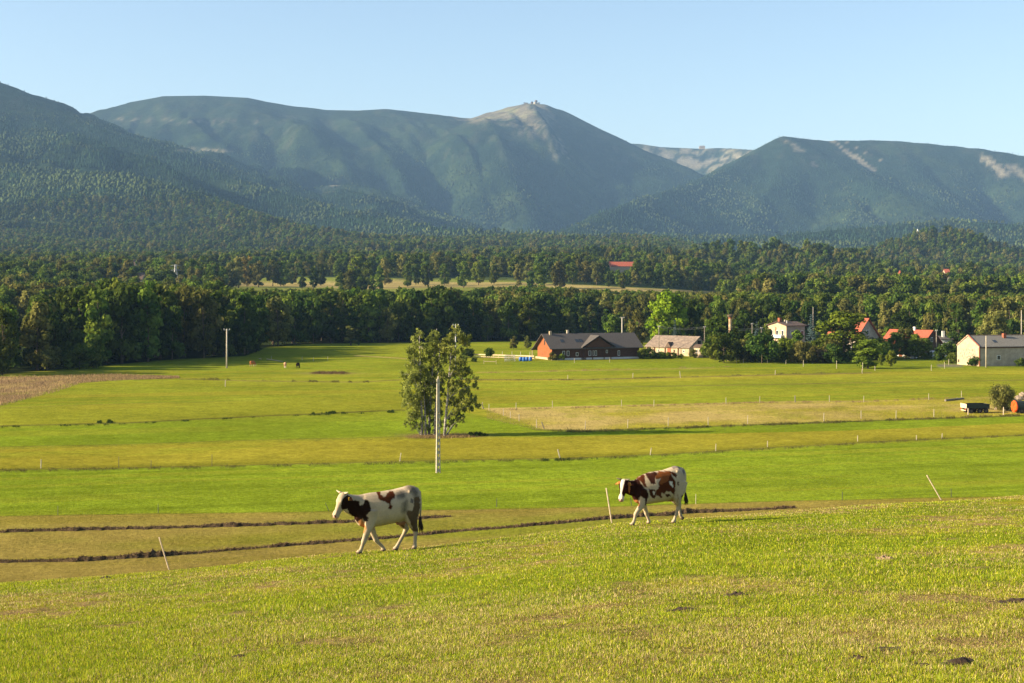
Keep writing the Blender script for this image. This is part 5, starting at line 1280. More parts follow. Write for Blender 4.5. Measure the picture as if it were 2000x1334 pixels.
# cross gable over the front
g0, g1, gt, pr = 7.8, 17.2, 5.9, 1.3
p = h.pt; gm = (g0 + g1) / 2; t = 0.14; bk = 4.2
m = MB()
top = [p(g0, -pr, 3.05), p(gm, -pr, gt), p(g1, -pr, 3.05), p(g1, 1.0, 3.05), p(gm, bk, gt), p(g0, 1.0, 3.05)]
m.poly([q + Vector((0, 0, t)) for q in top] + top, [(0, 1, 4, 5), (1, 2, 3, 4), (6, 7, 10, 11), (7, 8, 9, 10), (0, 1, 7, 6), (1, 2, 8, 7), (2, 3, 9, 8), (5, 0, 6, 11), (3, 4, 10, 9), (4, 5, 11, 10)])
m.build('gable_roof', ROOF_G, h.o)
m = MB().poly([p(g0 + .9, -pr + .45, 3.1), p(g1 - .9, -pr + .45, 3.1), p(gm, -pr + .45, gt - .25), p(g0 + .9, 0.0, 3.1), p(g1 - .9, 0.0, 3.1), p(gm, 2.5, gt - .25)], [(0, 1, 2), (3, 5, 4), (0, 3, 4, 1), (1, 4, 5, 2), (2, 5, 3, 0)])
m.build('gable_panel', WOOD_D, h.o)
for u in (g0 + 1.2, gm - 1.6, gm + 1.6, g1 - 1.2): h.boxp('porch_post', WOOD_D, u - .09, u + .09, -pr + .5, -pr + .68, 0, 3.1)
# side lean-to canopy on the gable's far side
m = MB().poly([p(-.9, h.W + .85, 2.78), p(5, h.W + .85, 2.78), p(5, h.W + 2.4, 2.05), p(-.9, h.W + 2.4, 2.05), p(-.9, h.W + .85, 2.92), p(5, h.W + .85, 2.92), p(5, h.W + 2.4, 2.19), p(-.9, h.W + 2.4, 2.19)], [(0, 1, 2, 3), (4, 5, 6, 7), (0, 1, 5, 4), (1, 2, 6, 5), (2, 3, 7, 6), (3, 0, 4, 7)])
m.build('canopy', ROOF_G, h.o); h.boxp('porch_post', WOOD_G, -.6, -.45, h.W + 2.1, h.W + 2.25, 0, 2.1)

# old stable
h = House('old_stable', 'low old stable with sunlit cream walls and worn grey brown roof', 1346, 697, 1385, 9.0, 1262, 2.3, 5.0, PLAST_C, ROOF_W, oh=0.35, cat='stable')
for u in (h.L * .25, h.L * .55, h.L * .8, h.L * .97): h.boxp('pier', WOOD_D, u - .16, u + .16, -0.12, 0.03, 0, 2.25)
h.boxp('door', BRICK, h.L * .42, h.L * .50, -0.08, 0.02, 0, 2.2)
h.window(h.L * .34, 1.0, 0.5, 0.5, frame=WOOD_D); h.window(h.L * .70, 0.8, 0.6, 0.8); h.window(h.L * .12, 0.9, 0.6, 0.7)
h.boxp('hatch', DARK, -0.06, 0.02, h.W * .42, h.W * .58, 2.9, 4.0)
h.window(h.W * .30, 0.8, 0.6, 1.1, 'gable')
p = h.pt; a = h.L * .40; b = h.L * .53
m = MB().poly([p(a, -.5, 2.2), p((a + b) / 2, -.5, 3.6), p(b, -.5, 2.2), p(a, 1.0, 2.2), p((a + b) / 2, 2.6, 3.6), p(b, 1.0, 2.2)], [(0, 1, 2), (0, 1, 4, 3), (1, 2, 5, 4), (3, 4, 5), (0, 2, 5, 3)])
m.build('dormer', ROOF_B, h.o)
# small annex at its gable
h = House('stable_annex', 'small cream annex with a window at the gable of the old stable', 1373, 699, 1384, 3.0, 1355, 2.6, 3.2, PLAST_C, ROOF_B, d=368, oh=0.2, cat='outbuilding')
h.window(h.L * .45, 0.9, 0.35, 1.1); h.window(h.L * .68, 0.9, 0.35, 1.1)

# beige two storey house
h = House('beige_house', 'beige two storey house with flat brown roof and red chimney above the hedge', 1536, 690, 1500, 8.0, 1572, 7.6, 8.5, PLAST_G, ROOF_B, d=392, gable_wall=PLAST_C, oh=0.5)  # sunlit side gets cream, shaded front a greyer copy of the wall colour
for u in (1.6, 3.9, 6.3):
    h.window(u, 4.9, 1.0, 1.4, 'gable'); h.window(u, 1.6, 1.0, 1.4, 'gable')
h.boxp('balcony', WHITE, -1.1, -0.02, 1.0, 5.0, 4.2, 5.0); h.boxp('downpipe', BRICK, -0.15, -0.04, 4.4, 4.6, 0.5, 7.2)
for u in (2.0, 5.5): h.window(u, 4.9, 1.0, 1.3)
h.chimney(0.9, 4.0, 0.8, 9.7, BRICK); h.chimney(3.6, 5.0, 0.4, 9.1, PLAST_G); h.chimney(2.0, 2.2, 0.3, 9.0, METAL)

# house behind the big tree
h = House('red_roofed_house', 'red roofed house with grey gable, half hidden by the large yellow green tree', 1672, 692, 1716, 10.5, 1616, 4.6, 9.6, PLAST_G, ROOF_R, d=388, oh=0.6)
h.window(h.W * .35, 1.2, 1.1, 1.4, 'gable'); h.window(h.W * .65, 1.2, 1.1, 1.4, 'gable'); h.window(h.W * .5, 5.2, 1.1, 1.3, 'gable')
h.boxp('gable_end', simple('sunlit_yellow_plaster', (0.55, 0.33, 0.05), scale=2, noise=0.2), h.L - 2.4, h.L - 0.2, -1.2, 0.03, 0, 4.4)  # sunlit end of the grey house, its brightness put into the yellow
for u in (2, 4.5, 7): h.window(u, 1.2, 1.0, 1.3)
h.chimney(5, 5.25, 0.7, 10.6, BRICK)

# white house with red roof
h = House('white_house', 'white house with bright red roof and dark shaded gable among orchard trees', 1801, 694, 1838, 10.0, 1722, 3.4, 6.8, PLAST_W, ROOF_R, d=372, oh=0.5, gable_wall=WOOD_D)  # gable planks are dark because its shade is put into the colour
for u in (2, 4.2, 8.5, 10.8): h.window(u, 1.1, 1.0, 1.2)
h.door(6.3, 1.1, 2.1, WOOD_O); h.window(h.W * .5, 3.8, 1.0, 1.2, 'gable'); h.chimney(5, 5.0, 0.6, 7.7, PLAST_W)
p = h.pt; L = h.L
h.boxp('wing', PLAST_C, L * .76, L * 0.98, -2.4, 0.02, 0, 2.3)
m = MB().poly([p(L * .74, -2.7, 2.25), p(L * 1.0, -2.7, 2.25), p(L * 1.0, 0, 3.5), p(L * .74, 0, 3.5), p(L * .74, -2.7, 2.4), p(L * 1.0, -2.7, 2.4), p(L * 1.0, 0, 3.65), p(L * .74, 0, 3.65)], [(0, 1, 2, 3), (4, 5, 6, 7), (0, 1, 5, 4), (1, 2, 6, 5), (2, 3, 7, 6), (3, 0, 4, 7)])
m.build('wing_roof', ROOF_R, h.o)
h.boxp('window', GLASS, L * .82, L * .90, -2.45, -2.38, 0.9, 1.8)
# small white building behind
h = House('small_white_house', 'small white building with a white chimney between the white house and the stone barn', 1838, 690, 1833, 6.0, 1860, 3.2, 4.0, PLAST_W, ROOF_G, d=412, oh=0.3)
h.chimney(1.2, 2.0, 0.7, 5.6, PLAST_W); h.window(2.4, 1.2, 0.8, 1.0)
h = House('garden_shed', 'small low white garage behind the orchard trees of the white house', 1788, 698, 1792, 4.0, 1777, 2.0, 2.6, PLAST_W, ROOF_R, d=364, oh=0.2, cat='garage')
h.door(0.9, 1.0, 1.8, WHITE)

# stone barn
h = House('stone_barn', 'long rubble stone barn with sunlit gable and grey corrugated roof at the right edge', 1913, 718, 1869.5, 9.2, 2075, 4.4, 6.8, PLAST_G, ROOF_C, d=326, gable_wall=PLAST_C, oh=0.12, cat='barn')  # long wall's grey shade and the gable's sunlight put into two plaster colours
p = h.pt
# rubble patch where the plaster has fallen, brick verges
ag = [(4.6 + 3.5 * math.cos(a) * (1 + 0.12 * math.sin(5 * a)), 2.5 + 1.5 * math.sin(a) * (1 + 0.15 * math.cos(3 * a))) for a in np.linspace(0, 2 * math.pi, 28)[:-1]]
m = MB().poly([p(-0.05, y, z) for y, z in ag] + [p(-0.01, y, z) for y, z in ag], [tuple(range(27)), tuple(range(27, 54))] + [(i, (i + 1) % 27, (i + 1) % 27 + 27, i + 27) for i in range(27)])
m.build('bare_stone', STONE, h.o)
def slab(name, mat, q0, q1, w, parent):
    d_ = (q1 - q0).normalized(); n_ = d_.cross(h.ex).normalized() * w
    off = h.ex * -0.10
    m = MB().poly([q0 + off, q1 + off, q1 + off - n_, q0 + off - n_, q0, q1, q1 - n_, q0 - n_], [(0, 1, 2, 3), (4, 5, 6, 7), (0, 1, 5, 4), (1, 2, 6, 5), (2, 3, 7, 6), (3, 0, 4, 7)])
    return m.build(name, mat, parent)
slab('verge', BRICK, p(0, -0.1, 4.45), p(0, 4.6, 6.95), 0.22, h.o); slab('verge', BRICK_P, p(0, 9.3, 4.45), p(0, 4.6, 6.95), -0.22, h.o)
h.boxp('corner_bricks', BRICK, -0.07, 0.18, -0.07, 0.18, 0, 4.4)
h.boxp('eaves_board', WOOD_D, 0, h.L, -0.16, -0.02, 4.15, 4.38)
h.window(5.0, 1.4, 0.95, 1.1); h.window(13, 1.4, 0.95, 1.1)
h.chimney(8.8, 3.6, 0.7, 7.4, BRICK)
h.boxp('hatch', DARK, -0.07, 0.02, 8.3, 8.7, 0.5, 1.2)
h.boxp('ridge_board', BRICK_P, -0.1, h.L, 4.45, 4.75, 6.93, 7.03)
h.skylight(5.3, 2.0)

# far buildings
def far_house(name, label, px, py, gpx, W, fpx, e, r_, wall, roof, d, gw=None, cat='house'):
    hh = House(name, label, px, py, gpx, W, fpx, e, r_, wall, roof, d=d, oh=0.4, gable_wall=gw, cat=cat)
    hh.window(hh.L * .3, 1.2, 1.2, 1.4); hh.window(hh.L * .7, 1.2, 1.2, 1.4); hh.window(hh.W * .5, 1.2, 1.2, 1.4, 'gable'); return hh
hh = far_house('farmhouse', 'white farmhouse with dark roof peeping out of the wood beside the pointed yellow tree', 277, 552, 287, 9, 264, 7.5, 11.5, PLAST_W, ROOF_B, 860)
hh.o.location.z += 1.5
hh = far_house('farmhouse', 'dark roofed house almost buried in the far left wood', 262, 525, 270, 10, 240, 9, 14, PLAST_G, ROOF_B, 1250)
hh = far_house('long_barn', 'long low building with an orange red roof far behind the row of trees', 1192, 531, 1188, 10, 1240, 8.0, 11.6, PLAST_C, ROOF_R, 1185, cat='barn')
far_house('hillside_house', 'cream house with red roof below the wooded cone hill', 1846, 557, 1842, 7, 1855, 8, 11, PLAST_C, ROOF_R, 1290).o.location.z += 2
far_house('hillside_house', 'small white house at the right, below the open hillside fields', 1918, 572, 1922, 8, 1914, 7, 11, PLAST_W, ROOF_G, 1040).o.location.z += 2
far_house('hillside_house', 'low red roofed house left of the cream hillside house', 1758, 556, 1764, 9, 1754, 8, 12, PLAST_C, ROOF_R, 1200).o.location.z += 1

def at_row(px, py, d):
    v = P(px, py, d); return v
def tower(name, label, px, base_py, top_py, d, build, cat):
    v = P(px, base_py, d); g = gz(v.x, d); o = empty(name, (v.x, d, min(v.z, g) - 1)); hgt = (P(px, top_py, d).z - o.location.z)
    build(o, hgt); tag(o, label, cat); return o
def b_obs(o, H):
    k = 2.52
    MB().tube([(-4, 0, -12), (-4, 0, H * .55)], [9, 8], 12).build('base', PLAST_G, o)
    MB().tube([(0, 0, H * .3), (0, 0, H * .62), (0, 0, H * .70), (0, 0, H * .86), (0, 0, H)], [3.5, 4, 7.5, 7.5, 3], 16).build('upper_disc', ROOF_B, o)
    MB().tube([(11, 2, -10), (11, 2, H * .30), (11, 2, H * .42), (11, 2, H * .5)], [7, 8, 9.5, 5], 14).build('lower_disc', PLAST_G, o)
tower('mountain_observatory', 'disc shaped grey observatory on the highest summit', 1047, 204, 195.5, 6985, b_obs, 'observatory')
def b_chap(o, H):
    MB().tube([(0, 0, -10), (0, 0, H * .55)], [6.5, 6], 12).build('wall', WOOD_D, o); MB().tube([(0, 0, H * .55), (0, 0, H)], [7, .4], 12).build('roof', ROOF_G, o)
tower('summit_chapel', 'small round chapel with pointed roof left of the summit observatory', 1039, 203, 197.5, 6990, b_chap, 'chapel')
def b_hut(o, H):
    MB().box((0, 0, H * .2 - 5), (18, 9, H * .7 + 10)).build('wall', PLAST_G, o); MB().poly([(-11, -6, H * .55), (11, -6, H * .45), (11, 6, H * .45), (-11, 6, H * .55), (-11, 0, H), (11, 0, H * .8)], [(0, 1, 5, 4), (2, 3, 4, 5), (0, 4, 3), (1, 2, 5), (0, 3, 2, 1)]).build('roof', ROOF_G, o)
tower('summit_hut', 'low dark hut leftmost of the buildings on the highest summit', 1027, 204, 199.8, 6995, b_hut, 'hut')
tower('ridge_hut', 'pale mountain hut on the saddle right of the highest summit', 1371, 291, 284.5, 8290, lambda o, H: (MB().box((0, 0, H * .2 - 5), (34, 14, H * .8 + 10)).build('wall', PLAST_C, o), MB().poly([(-18, -8, H * .6), (18, -8, H * .6), (18, 8, H * .6), (-18, 8, H * .6), (-14, 0, H), (14, 0, H)], [(0, 1, 5, 4), (2, 3, 4, 5), (0, 4, 3), (1, 2, 5), (0, 3, 2, 1)]).build('roof', ROOF_W, o)), 'hut')
tower('lift_station', 'whitish lift station at the top of the cleared ski run', 1634, 278, 274, 6460, lambda o, H: (MB().box((0, 0, H * .3 - 5), (20, 9, H * .9 + 10)).build('wall', PLAST_C, o), MB().box((0, 0, H * .85), (22, 10, 1.5)).build('roof', ROOF_W, o)), 'building')
def b_dome(o, H):
    MB().tube([(0, 0, -4), (0, 0, H * .55), (0, 0, H * .58)], [1.4, 1.4, 3.0], 14).build('shaft', PLAST_W, o)
    MB().tube([(0, 0, H * .58), (0, 0, H * .72), (0, 0, H * .9), (0, 0, H)], [3.0, 3.4, 2.4, .4], 14).build('dome', WHITE, o, smooth=True)
tower('radar_tower', 'white domed tower standing out of the forest behind the cone hill', 1792, 474, 447, 3300, b_dome, 'tower')
tower('hilltop_house', 'tiny pale house near the top of the wooded cone hill', 1836, 483, 470, 2120, lambda o, H: (MB().box((0, 0, H * .25), (9, 7, H * .7)).build('wall', PLAST_C, o), MB().poly([(-5, -4, H * .6), (5, -4, H * .6), (5, 4, H * .6), (-5, 4, H * .6), (-5, 0, H), (5, 0, H)], [(0, 1, 5, 4), (2, 3, 4, 5), (0, 4, 3), (1, 2, 5), (0, 3, 2, 1)]).build('roof', ROOF_W, o)), 'house')

# brick chimney stack with a stork nest
v = P(1426, 665, 352); g = gz(v.x, 352); o = empty('brick_chimney', (v.x, 352, g)); H = HC - (622 - 560) / F * 352 - g
MB().tube([(0, 0, -0.3), (0, 0, 3.0), (0, 0, 3.01), (0, 0, H)], [0.62, 0.55, 0.42, 0.36], 8).build('shaft', BRICK_P, o)
MB().tube([(0, 0, H), (0, 0, H + .25)], [0.46, 0.46], 8).build('cap', BRICK, o)
tag(o, 'tall thin patchy brick chimney with a stork nest on top', 'chimney')
n_ = MB().tube([(0, 0, 0), (0, 0, .25), (0, 0, .6), (0, 0, .75)], [0.35, .72, .78, .5], 14); r = random.Random(2)
for k in range(90):
    a = r.random() * 6.28; q = r.uniform(.35, .8); z_ = r.uniform(.05, .75); n_.tube([(q * math.cos(a), q * math.sin(a), z_), (q * math.cos(a + .7) * 1.12, q * math.sin(a + .7) * 1.12, z_ + r.uniform(-.12, .12))], [.02, .015], 4)
n_ = n_.build('stork_nest', BARK); n_.location = (v.x, 352, g + H + .23); tag(n_, 'dark stick nest lying on top of the thin brick chimney', 'nest')

# ------------------------------------------------------------------ poles, wires, pylons
def pole(px, top, d, r_, label, mat=CONC, arm=1.4, name='utility_pole', base=None, insul=3):
    x = (px - 1000) / F * d; z = gz(x, d); H = HC - (top - HORIZ) / F * d - z
    o = empty(name, (x, d, z)); MB().tube([(0, 0, -0.3), (0, 0, H)], [r_ * 1.25, r_ * .85], 10).build('shaft', mat, o, smooth=True)
    if arm: 
        a = MB().box((0, 0, H - .15), (arm, .1, .1)).build('crossarm', METAL, o)
        for k in range(insul):
            xx = (k - (insul - 1) / 2) * arm * .45; MB().tube([(xx, 0, H - .1), (xx, 0, H + .03), (xx, 0, H + .16)], [.03, .06, .035], 8).build('insulator', WHITE, o)
    tag(o, label, 'pole'); return o, Vector((x, d, z + H))
pole(443, 643, dist(719), 0.16, 'pale round pole with short crossarm standing alone in the left meadow')
pole(890, 634, 330, 0.14, 'round pole rising behind the birches', METAL)
pole(1215, 620, 395, 0.17, 'pale pole rising behind the roof of the log house', CONC, arm=1.2)
pole(1926, 656, dist(720), 0.13, 'white round pole before the long wall of the stone barn', POSTW, arm=0)
pole(1829, 645, 362, 0.13, 'dark wooden pole in front of the dark gable of the white house', CONC_D, arm=0.8, insul=2)
_, w1 = pole(1287, 637, 376, 0.10, 'thin grey pole behind the left end of the old stable roof', CONC_D, arm=0.8, insul=2)
_, w2 = pole(1376, 638, 374, 0.10, 'thin grey pole behind the gable of the old stable', CONC_D, arm=0.8, insul=2)
pole(1448, 609, 425, 0.11, 'short pale pole top showing above the hedge trees', CONC, arm=0)
_, w3 = pole(1469, 632, 380, 0.11, 'wooden pole right of the brick chimney', CONC_D, arm=0.8, insul=2)
_, w4 = pole(1487, 640, 378, 0.11, 'second wooden pole right of the brick chimney, next to the beige house', CONC_D, arm=0.8, insul=2)
_, w5 = pole(1588, 600, 425, 0.07, 'thin pale pole above the blue spruce', CONC, arm=0)
pole(1995, 606, 410, 0.12, 'thin pale pole in the wood at the right edge', CONC, arm=0)
pole(1903, 684, dist(716), 0.04, 'thin metal post at the lane by the stone barn', METAL, arm=0)
def wire(a, b, sag, label, off=0.0):
    pts = [a.lerp(b, t) + Vector((0, 0, off - sag * 4 * t * (1 - t))) for t in np.linspace(0, 1, 12)]
    q = MB().tube([p_ - a for p_ in pts], 0.016, 4).build('overhead_wire', METAL); q.location = a; tag(q, label, 'wire')
wire(w1, w2, 0.5, 'upper wire between the two thin poles behind the old stable', 0); wire(w1, w2, 0.5, 'lower wire between the two thin poles behind the old stable', -0.35)
wire(w2, w4, 0.5, 'upper wire running from the old stable past the brick chimney', 0); wire(w2, w4, 0.5, 'lower wire running from the old stable past the brick chimney', -0.35)
w6 = P(1600, 650, 385)
wire(w4, w6, 0.7, 'upper wire crossing in front of the beige house', 0); wire(w4, w6, 0.7, 'lower wire crossing in front of the beige house', -0.4)

# tall concrete ladder pole
x = (856 - 1000) / F * dist(921); d = dist(921); z = gz(x, d); H = HC - (740 - 560) / F * d - z
o = empty('concrete_pole', (x, d, z), 0.35)
w0, w1_ = 0.17, 0.10
m = MB()
for s_, ww in ((-1, 0.13), (1, 0.075)):
    a, b = w0, w1_
    m.poly([(s_ * a - ww / 2, -.11, -.3), (s_ * a + ww / 2, -.11, -.3), (s_ * a + ww / 2, .11, -.3), (s_ * a - ww / 2, .11, -.3), (s_ * b - ww / 2.6, -.08, H), (s_ * b + ww / 2.6, -.08, H), (s_ * b + ww / 2.6, .08, H), (s_ * b - ww / 2.6, .08, H)], [(0, 1, 2, 3), (4, 5, 6, 7), (0, 1, 5, 4), (1, 2, 6, 5), (2, 3, 7, 6), (3, 0, 4, 7)])
zz = 0.1
while zz < H:
    hw = (w0 + (w1_ - w0) * zz / H); solid = 0.30 if zz < H * .62 else 0.56
    m.box((0, 0, zz + solid / 2), (hw * 2 - .12, .15, solid)); zz += 0.60
m.build('shaft', CONC, o)
m = MB().box((-0.02, 0, H - .35), (.95, .08, .08)).build('crossarm', METAL_D, o)
for k in (-1, 0, 1): MB().tube([(k * .4, 0, H - .3), (k * .4, 0, H - .18), (k * .4, 0, H - .05)], [.03, .06, .03], 8).build('insulator', DARK, o)
tag(o, 'tall concrete pole with ladder like openings in front of the birches', 'pole')

def pylon(px, top, d, label, hw=2.1, arms=2):
    x = (px - 1000) / F * d; z = gz(x, d); H = HC - (top - HORIZ) / F * d - z
    o = empty('lattice_pylon', (x, d, z), 0.4); m = MB(); n = 9
    def c(i, sx, sy):
        t = i / n; w = hw * (1 - t) ** 1.15 + 0.35; return (sx * w, sy * w, H * t)
    for sx, sy in ((1, 1), (1, -1), (-1, 1), (-1, -1)): m.tube([c(i, sx, sy) for i in range(n + 1)], 0.16, 4)
    m.build('legs', METAL, o); m = MB()
    for i in range(n):
        for a, b in (((1, 1), (1, -1)), ((1, -1), (-1, -1)), ((-1, -1), (-1, 1)), ((-1, 1), (1, 1))):
            m.tube([c(i, *a), c(i + 1, *b)], .10, 3); m.tube([c(i, *b), c(i + 1, *a)], .10, 3); m.tube([c(i, *a), c(i, *b)], .10, 3)
    m.build('bracing', METAL, o)
    for k in range(arms):
        MB().tube([(-3.2, 0, H * (.82 + .14 * k)), (0, 0, H * (.86 + .14 * k)), (3.2, 0, H * (.82 + .14 * k))], [.08, .2, .08], 4).build('arm', METAL, o)
    tag(o, label, 'pylon')
pylon(343, 517, 830, 'slender white lattice pylon rising from the left wood')
pylon(397, 546, 870, 'smaller lattice pylon right of the slender white one')

# ------------------------------------------------------------------ fence posts
def post_mesh(h_, r_, mat, k):
    m = MB().tube([(0, 0, -0.25), (0.0, 0, h_ * .5), (0.01, 0, h_)], [r_, r_ * .95, r_ * .85], 7).build('post', mat); me = m.data; bpy.data.objects.remove(m); return me
PM = {k: post_mesh(1.0, 0.052, m_, k) for k, m_ in (('pale', POSTW), ('grey', CONC_D), ('metal', METAL_D), ('wood', WOOD_G))}
def posts(lst, kind, label, group, H=1.1, lean=0.0, thick=1.0):
    for q in lst:
        px, py = q[0], q[1]; h_ = q[2] if len(q) > 2 else H; ln = q[3] if len(q) > 3 else lean
        v = pick(px, py, 60); o = link_mesh('fence_post', PM[kind]); o.location = v; o.scale = (thick, thick, h_)
        o.rotation_euler = (0, ln + random.uniform(-.03, .03), random.random() * .2)
        tag(o, q[4] if len(q) > 4 else (ORD[lst.index(q)] + ' ' + label if label else label), 'fence post', group)
posts([(1008, 800), (1079, 796), (1214, 794), (1277, 794), (1418, 789), (1484, 787), (1620, 785), (1687, 786), (1814, 781), (1878, 776), (1938, 778, 1.0)], 'pale', 'thin pale post from the left along the far side of the dry paddock', 'posts along the far side of the dry paddock', 1.05)
posts([(1553, 786, 1.1, 0, 'thicker grey post among the pale ones beyond the dry paddock')], 'grey', '', None, thick=1.8)
posts([(1048, 836), (1143, 839), (1226, 836), (1305, 832), (1383, 831), (1460, 828), (1609, 823), (1682, 818), (1750, 818), (1824, 815)], 'pale', 'thin pale post from the left along the near side of the dry paddock', 'posts along the near side of the dry paddock', 1.15)
posts([(1063, 838, 1.0, -.35, 'slanting brace post at the near corner of the dry paddock'), (945, 799, .9, -.4, 'slanting brace post at the far left corner of the dry paddock')], 'grey', '', None, thick=1.5)
posts([(942, 798), (955, 802), (983, 812), (997, 817), (1014, 823)], 'pale', 'pale post from the left on the slanting paddock side', 'posts on the left side of the dry paddock', 1.0)
posts([(1891, 811, 1.0, 0, 'reddish pale post directly in front of the farm trailer'), (1960, 812, 1.25, 0, 'reddish pale post below the round willow bush')], 'wood', '', None, thick=1.6)
posts([(781, 901, .9, .12), (1270, 889, .8, .15), (1398, 881, .8), (1499, 873, .7), (1675, 862, .7), (80, 915, .9), (1790, 860, .6), (1840, 856, .6)], 'pale', 'small pale post from the left along the meadow ditch', 'pale posts along the ditch', 0.8)
posts([(1094, 895, 1.0, -.3, 'white leaning post in the ditch right of the tall concrete pole')], 'pale', '', None, thick=1.4)
posts([(232, 913, 1.1), (414, 910, 1.2), (295, 912, 0.7)], 'metal', 'thin dark post from the left along the ditch in the left meadow', 'dark posts along the left ditch', 1.0, thick=.6)
posts([(113, 1006), (309, 1003), (970, 991), (1645, 978), (1858, 971)], 'metal', 'thin dark post from the left along the brown mown field', 'dark posts at the brown field', .75, thick=.55)
posts([(642, 998, .72, -.4, 'thin dark leaning post above the head of the left cow'), (1234, 988, .7, -.2, 'thin dark leaning post right of the leaning wooden stake')], 'metal', '', None, thick=.55)
posts([(1359, 985, .85, 0, 'pale thin post behind the tail of the right cow')], 'pale', '', None, thick=.6)
posts([(1109, 742), (1236, 738), (1514, 732), (1684, 730), (1569, 716, 1.5), (1634, 720, 1.8), (1685, 723, 1.7), (1709, 724, 1), (1499, 709), (1535, 711), (1420, 708), (1438, 708), (1452, 709), (1819, 724, 1.3), (1845, 720, 1.5), (1853, 713, 1.4), (1122, 709, 1.2), (1191, 708, 1.2)], 'pale', 'pale post of the fence lines before the houses', 'posts in front of the hedge and the houses', 1.0, thick=1.3)
posts([(1329, 738, 1.4, -.1, 'thick whitish post alone on the meadow below the old stable'), (440, 755, 1.2, 0, 'white thin post below the pale round pole in the left meadow')], 'pale', '', None, thick=1.5)
posts([(590, 704), (640, 704), (612, 705), (530, 703)], 'pale', 'small pale post from the left behind the grazing animals', 'posts behind the grazing animals', 1.0)

# three leaning stakes on the brow
for (bx, by, tx, ty, r_, lab) in [(330, 1113, 311, 1049, .044, 'leaning wooden stake on the brow left of the cows'), (1195, 1023, 1184, 953, .050, 'leaning wooden stake right in front of the head of the right cow'), (1838, 977, 1810, 928, .052, 'strongly leaning wooden stake on the brow at the right')]:
    v = pick(bx, by, 20); tp = P(tx, ty, v.y - 0.05) - v; tp.y = -0.08; ax_ = tp.normalized()
    o = MB().tube([-ax_ * .2, tp * .5, tp * .985, tp], [r_, r_, r_, r_ * .8], 9).build('leaning_stake', WOOD_G); o.location = v; tag(o, lab, 'stake')
    MB().box(tp * .97 + Vector((.03, 0, .01)), (.03, .03, .05)).build('insulator', DARK, o)

# ------------------------------------------------------------------ farm trailer, machine, logs, stones
def wheel(c, r_, w, parent, ax_dir):
    c = Vector(c); a = Vector(ax_dir).normalized()
    prof = [(-.5, .72), (-.5, .93), (-.35, 1), (.35, 1), (.5, .93), (.5, .72)]
    m = MB(); st = []
    m.tube([c + a * w * q[0] for q in prof], [r_ * q[1] for q in prof], 20); t_ = m.build('tyre', RUBBER, parent, smooth=False)
    MB().tube([c - a * w * .52, c + a * w * .52], [r_ * .5, r_ * .5], 14).build('rim', METAL_D, t_)
v = pick(1888, 808, 60); o = empty('farm_trailer', v, math.radians(8))
L, W_ = 3.55, 1.9
def tb(name, mat, c, s_): return MB().box(c, s_).build(name, mat, o, bevel=.015)
tb('floor', GREENP, (L / 2, W_ / 2, .78), (L, W_, .08))
tb('side_board', GREENP, (L / 2, 0, 1.08), (L, .05, .62)); tb('side_board', GREENP, (L / 2, W_, 1.08), (L, .05, .62)); tb('tailboard', BEIGEP, (-.03, W_ / 2, 1.08), (.06, W_ + .1, .66)); tb('headboard', GREENP, (L, W_ / 2, 1.05), (.06, W_, .6))  # pale tailboard, near-black sides: sun and shade put into the paint colours
tb('chassis', METAL_D, (L / 2, W_ * .3, .65), (L, .12, .18)); tb('chassis', METAL_D, (L / 2, W_ * .7, .65), (L, .12, .18))
tb('bumper', BEIGEP, (-.06, W_ / 2, .42), (.06, W_ * .85, .14)); tb('lamp_panel', REDP, (-.10, .18, .55), (.03, .2, .2)); tb('lamp_panel', REDP, (-.10, W_ - .18, .55), (.03, .2, .2))
for x_ in (.75, 2.05, 3.05):
    ax2 = MB().tube([(x_, .1, .36), (x_, W_ - .1, .36)], .06, 8).build('axle', METAL_D, o)
    for y_ in (.12, W_ - .12): wheel((x_, y_, .36), .37, .24, ax2, (0, 1, 0))
MB().tube([(L, .4, .6), (L + 1.2, W_ / 2, .5), (L, W_ - .4, .6)], .05, 6).build('drawbar', METAL_D, o)
tag(o, 'dark flat farm trailer with a sunlit cream tailboard at the right', 'trailer')
v = pick(1984, 808, 60); o = empty('orange_farm_machine', v, math.radians(6))
MB().tube([(0, .7, .98), (.12, .7, .98), (.3, .7, .98)], [.82, .88, .80], 22).build('round_guard', ORANGE, o)
MB().tube([(.3, .7, .98), (2.4, .7, 1.02)], [.78, .80], 22).build('drum', GREENP, o)
MB().box((-.1, .2, .35), (.3, .5, .3)).build('bracket', ORANGE, o, bevel=.03); MB().box((1.3, .7, .45), (2.4, 1.0, .16)).build('frame', METAL_D, o)
for a in range(6): MB().tube([(-.03, .7, .98), (-.05, .7 + .7 * math.cos(a * 1.047), .98 + .7 * math.sin(a * 1.047))], .03, 5).build('spoke', ORANGE, o)
for y_ in (0.0, 1.4): wheel((.9, y_, .38), .38, .26, o, (0, 1, 0))
for x_ in (2.0,): wheel((x_, 0, .38), .38, .26, o, (0, 1, 0))
tag(o, 'round orange and black farm machine cut off by the right edge', 'farm machine')
def rock(px, py, w, h_, label, mat, k):
    v = pick(px, py, 60); r = np.random.default_rng(k); m = MB(); n = 9; st = []
    for i in range(6):
        t = i / 5; rr = math.sin(math.pi * min(1, .25 + .72 * t)) ** .7
        st.append(((0.1 * r.normal() * w * .3, 0, h_ * t - .05), (w / 2 * rr * (1 + .15 * r.normal()), 0, 0), (0, w / 2.4 * rr * (1 + .15 * r.normal()), 0)))
    ell_loft(m, st, n); m.v = [tuple(np.array(q) + r.normal(size=3) * w * .03) for q in m.v]
    o = m.build('boulder', mat); o.location = v; tag(o, label, 'boulder', 'boulders around the willow bush')
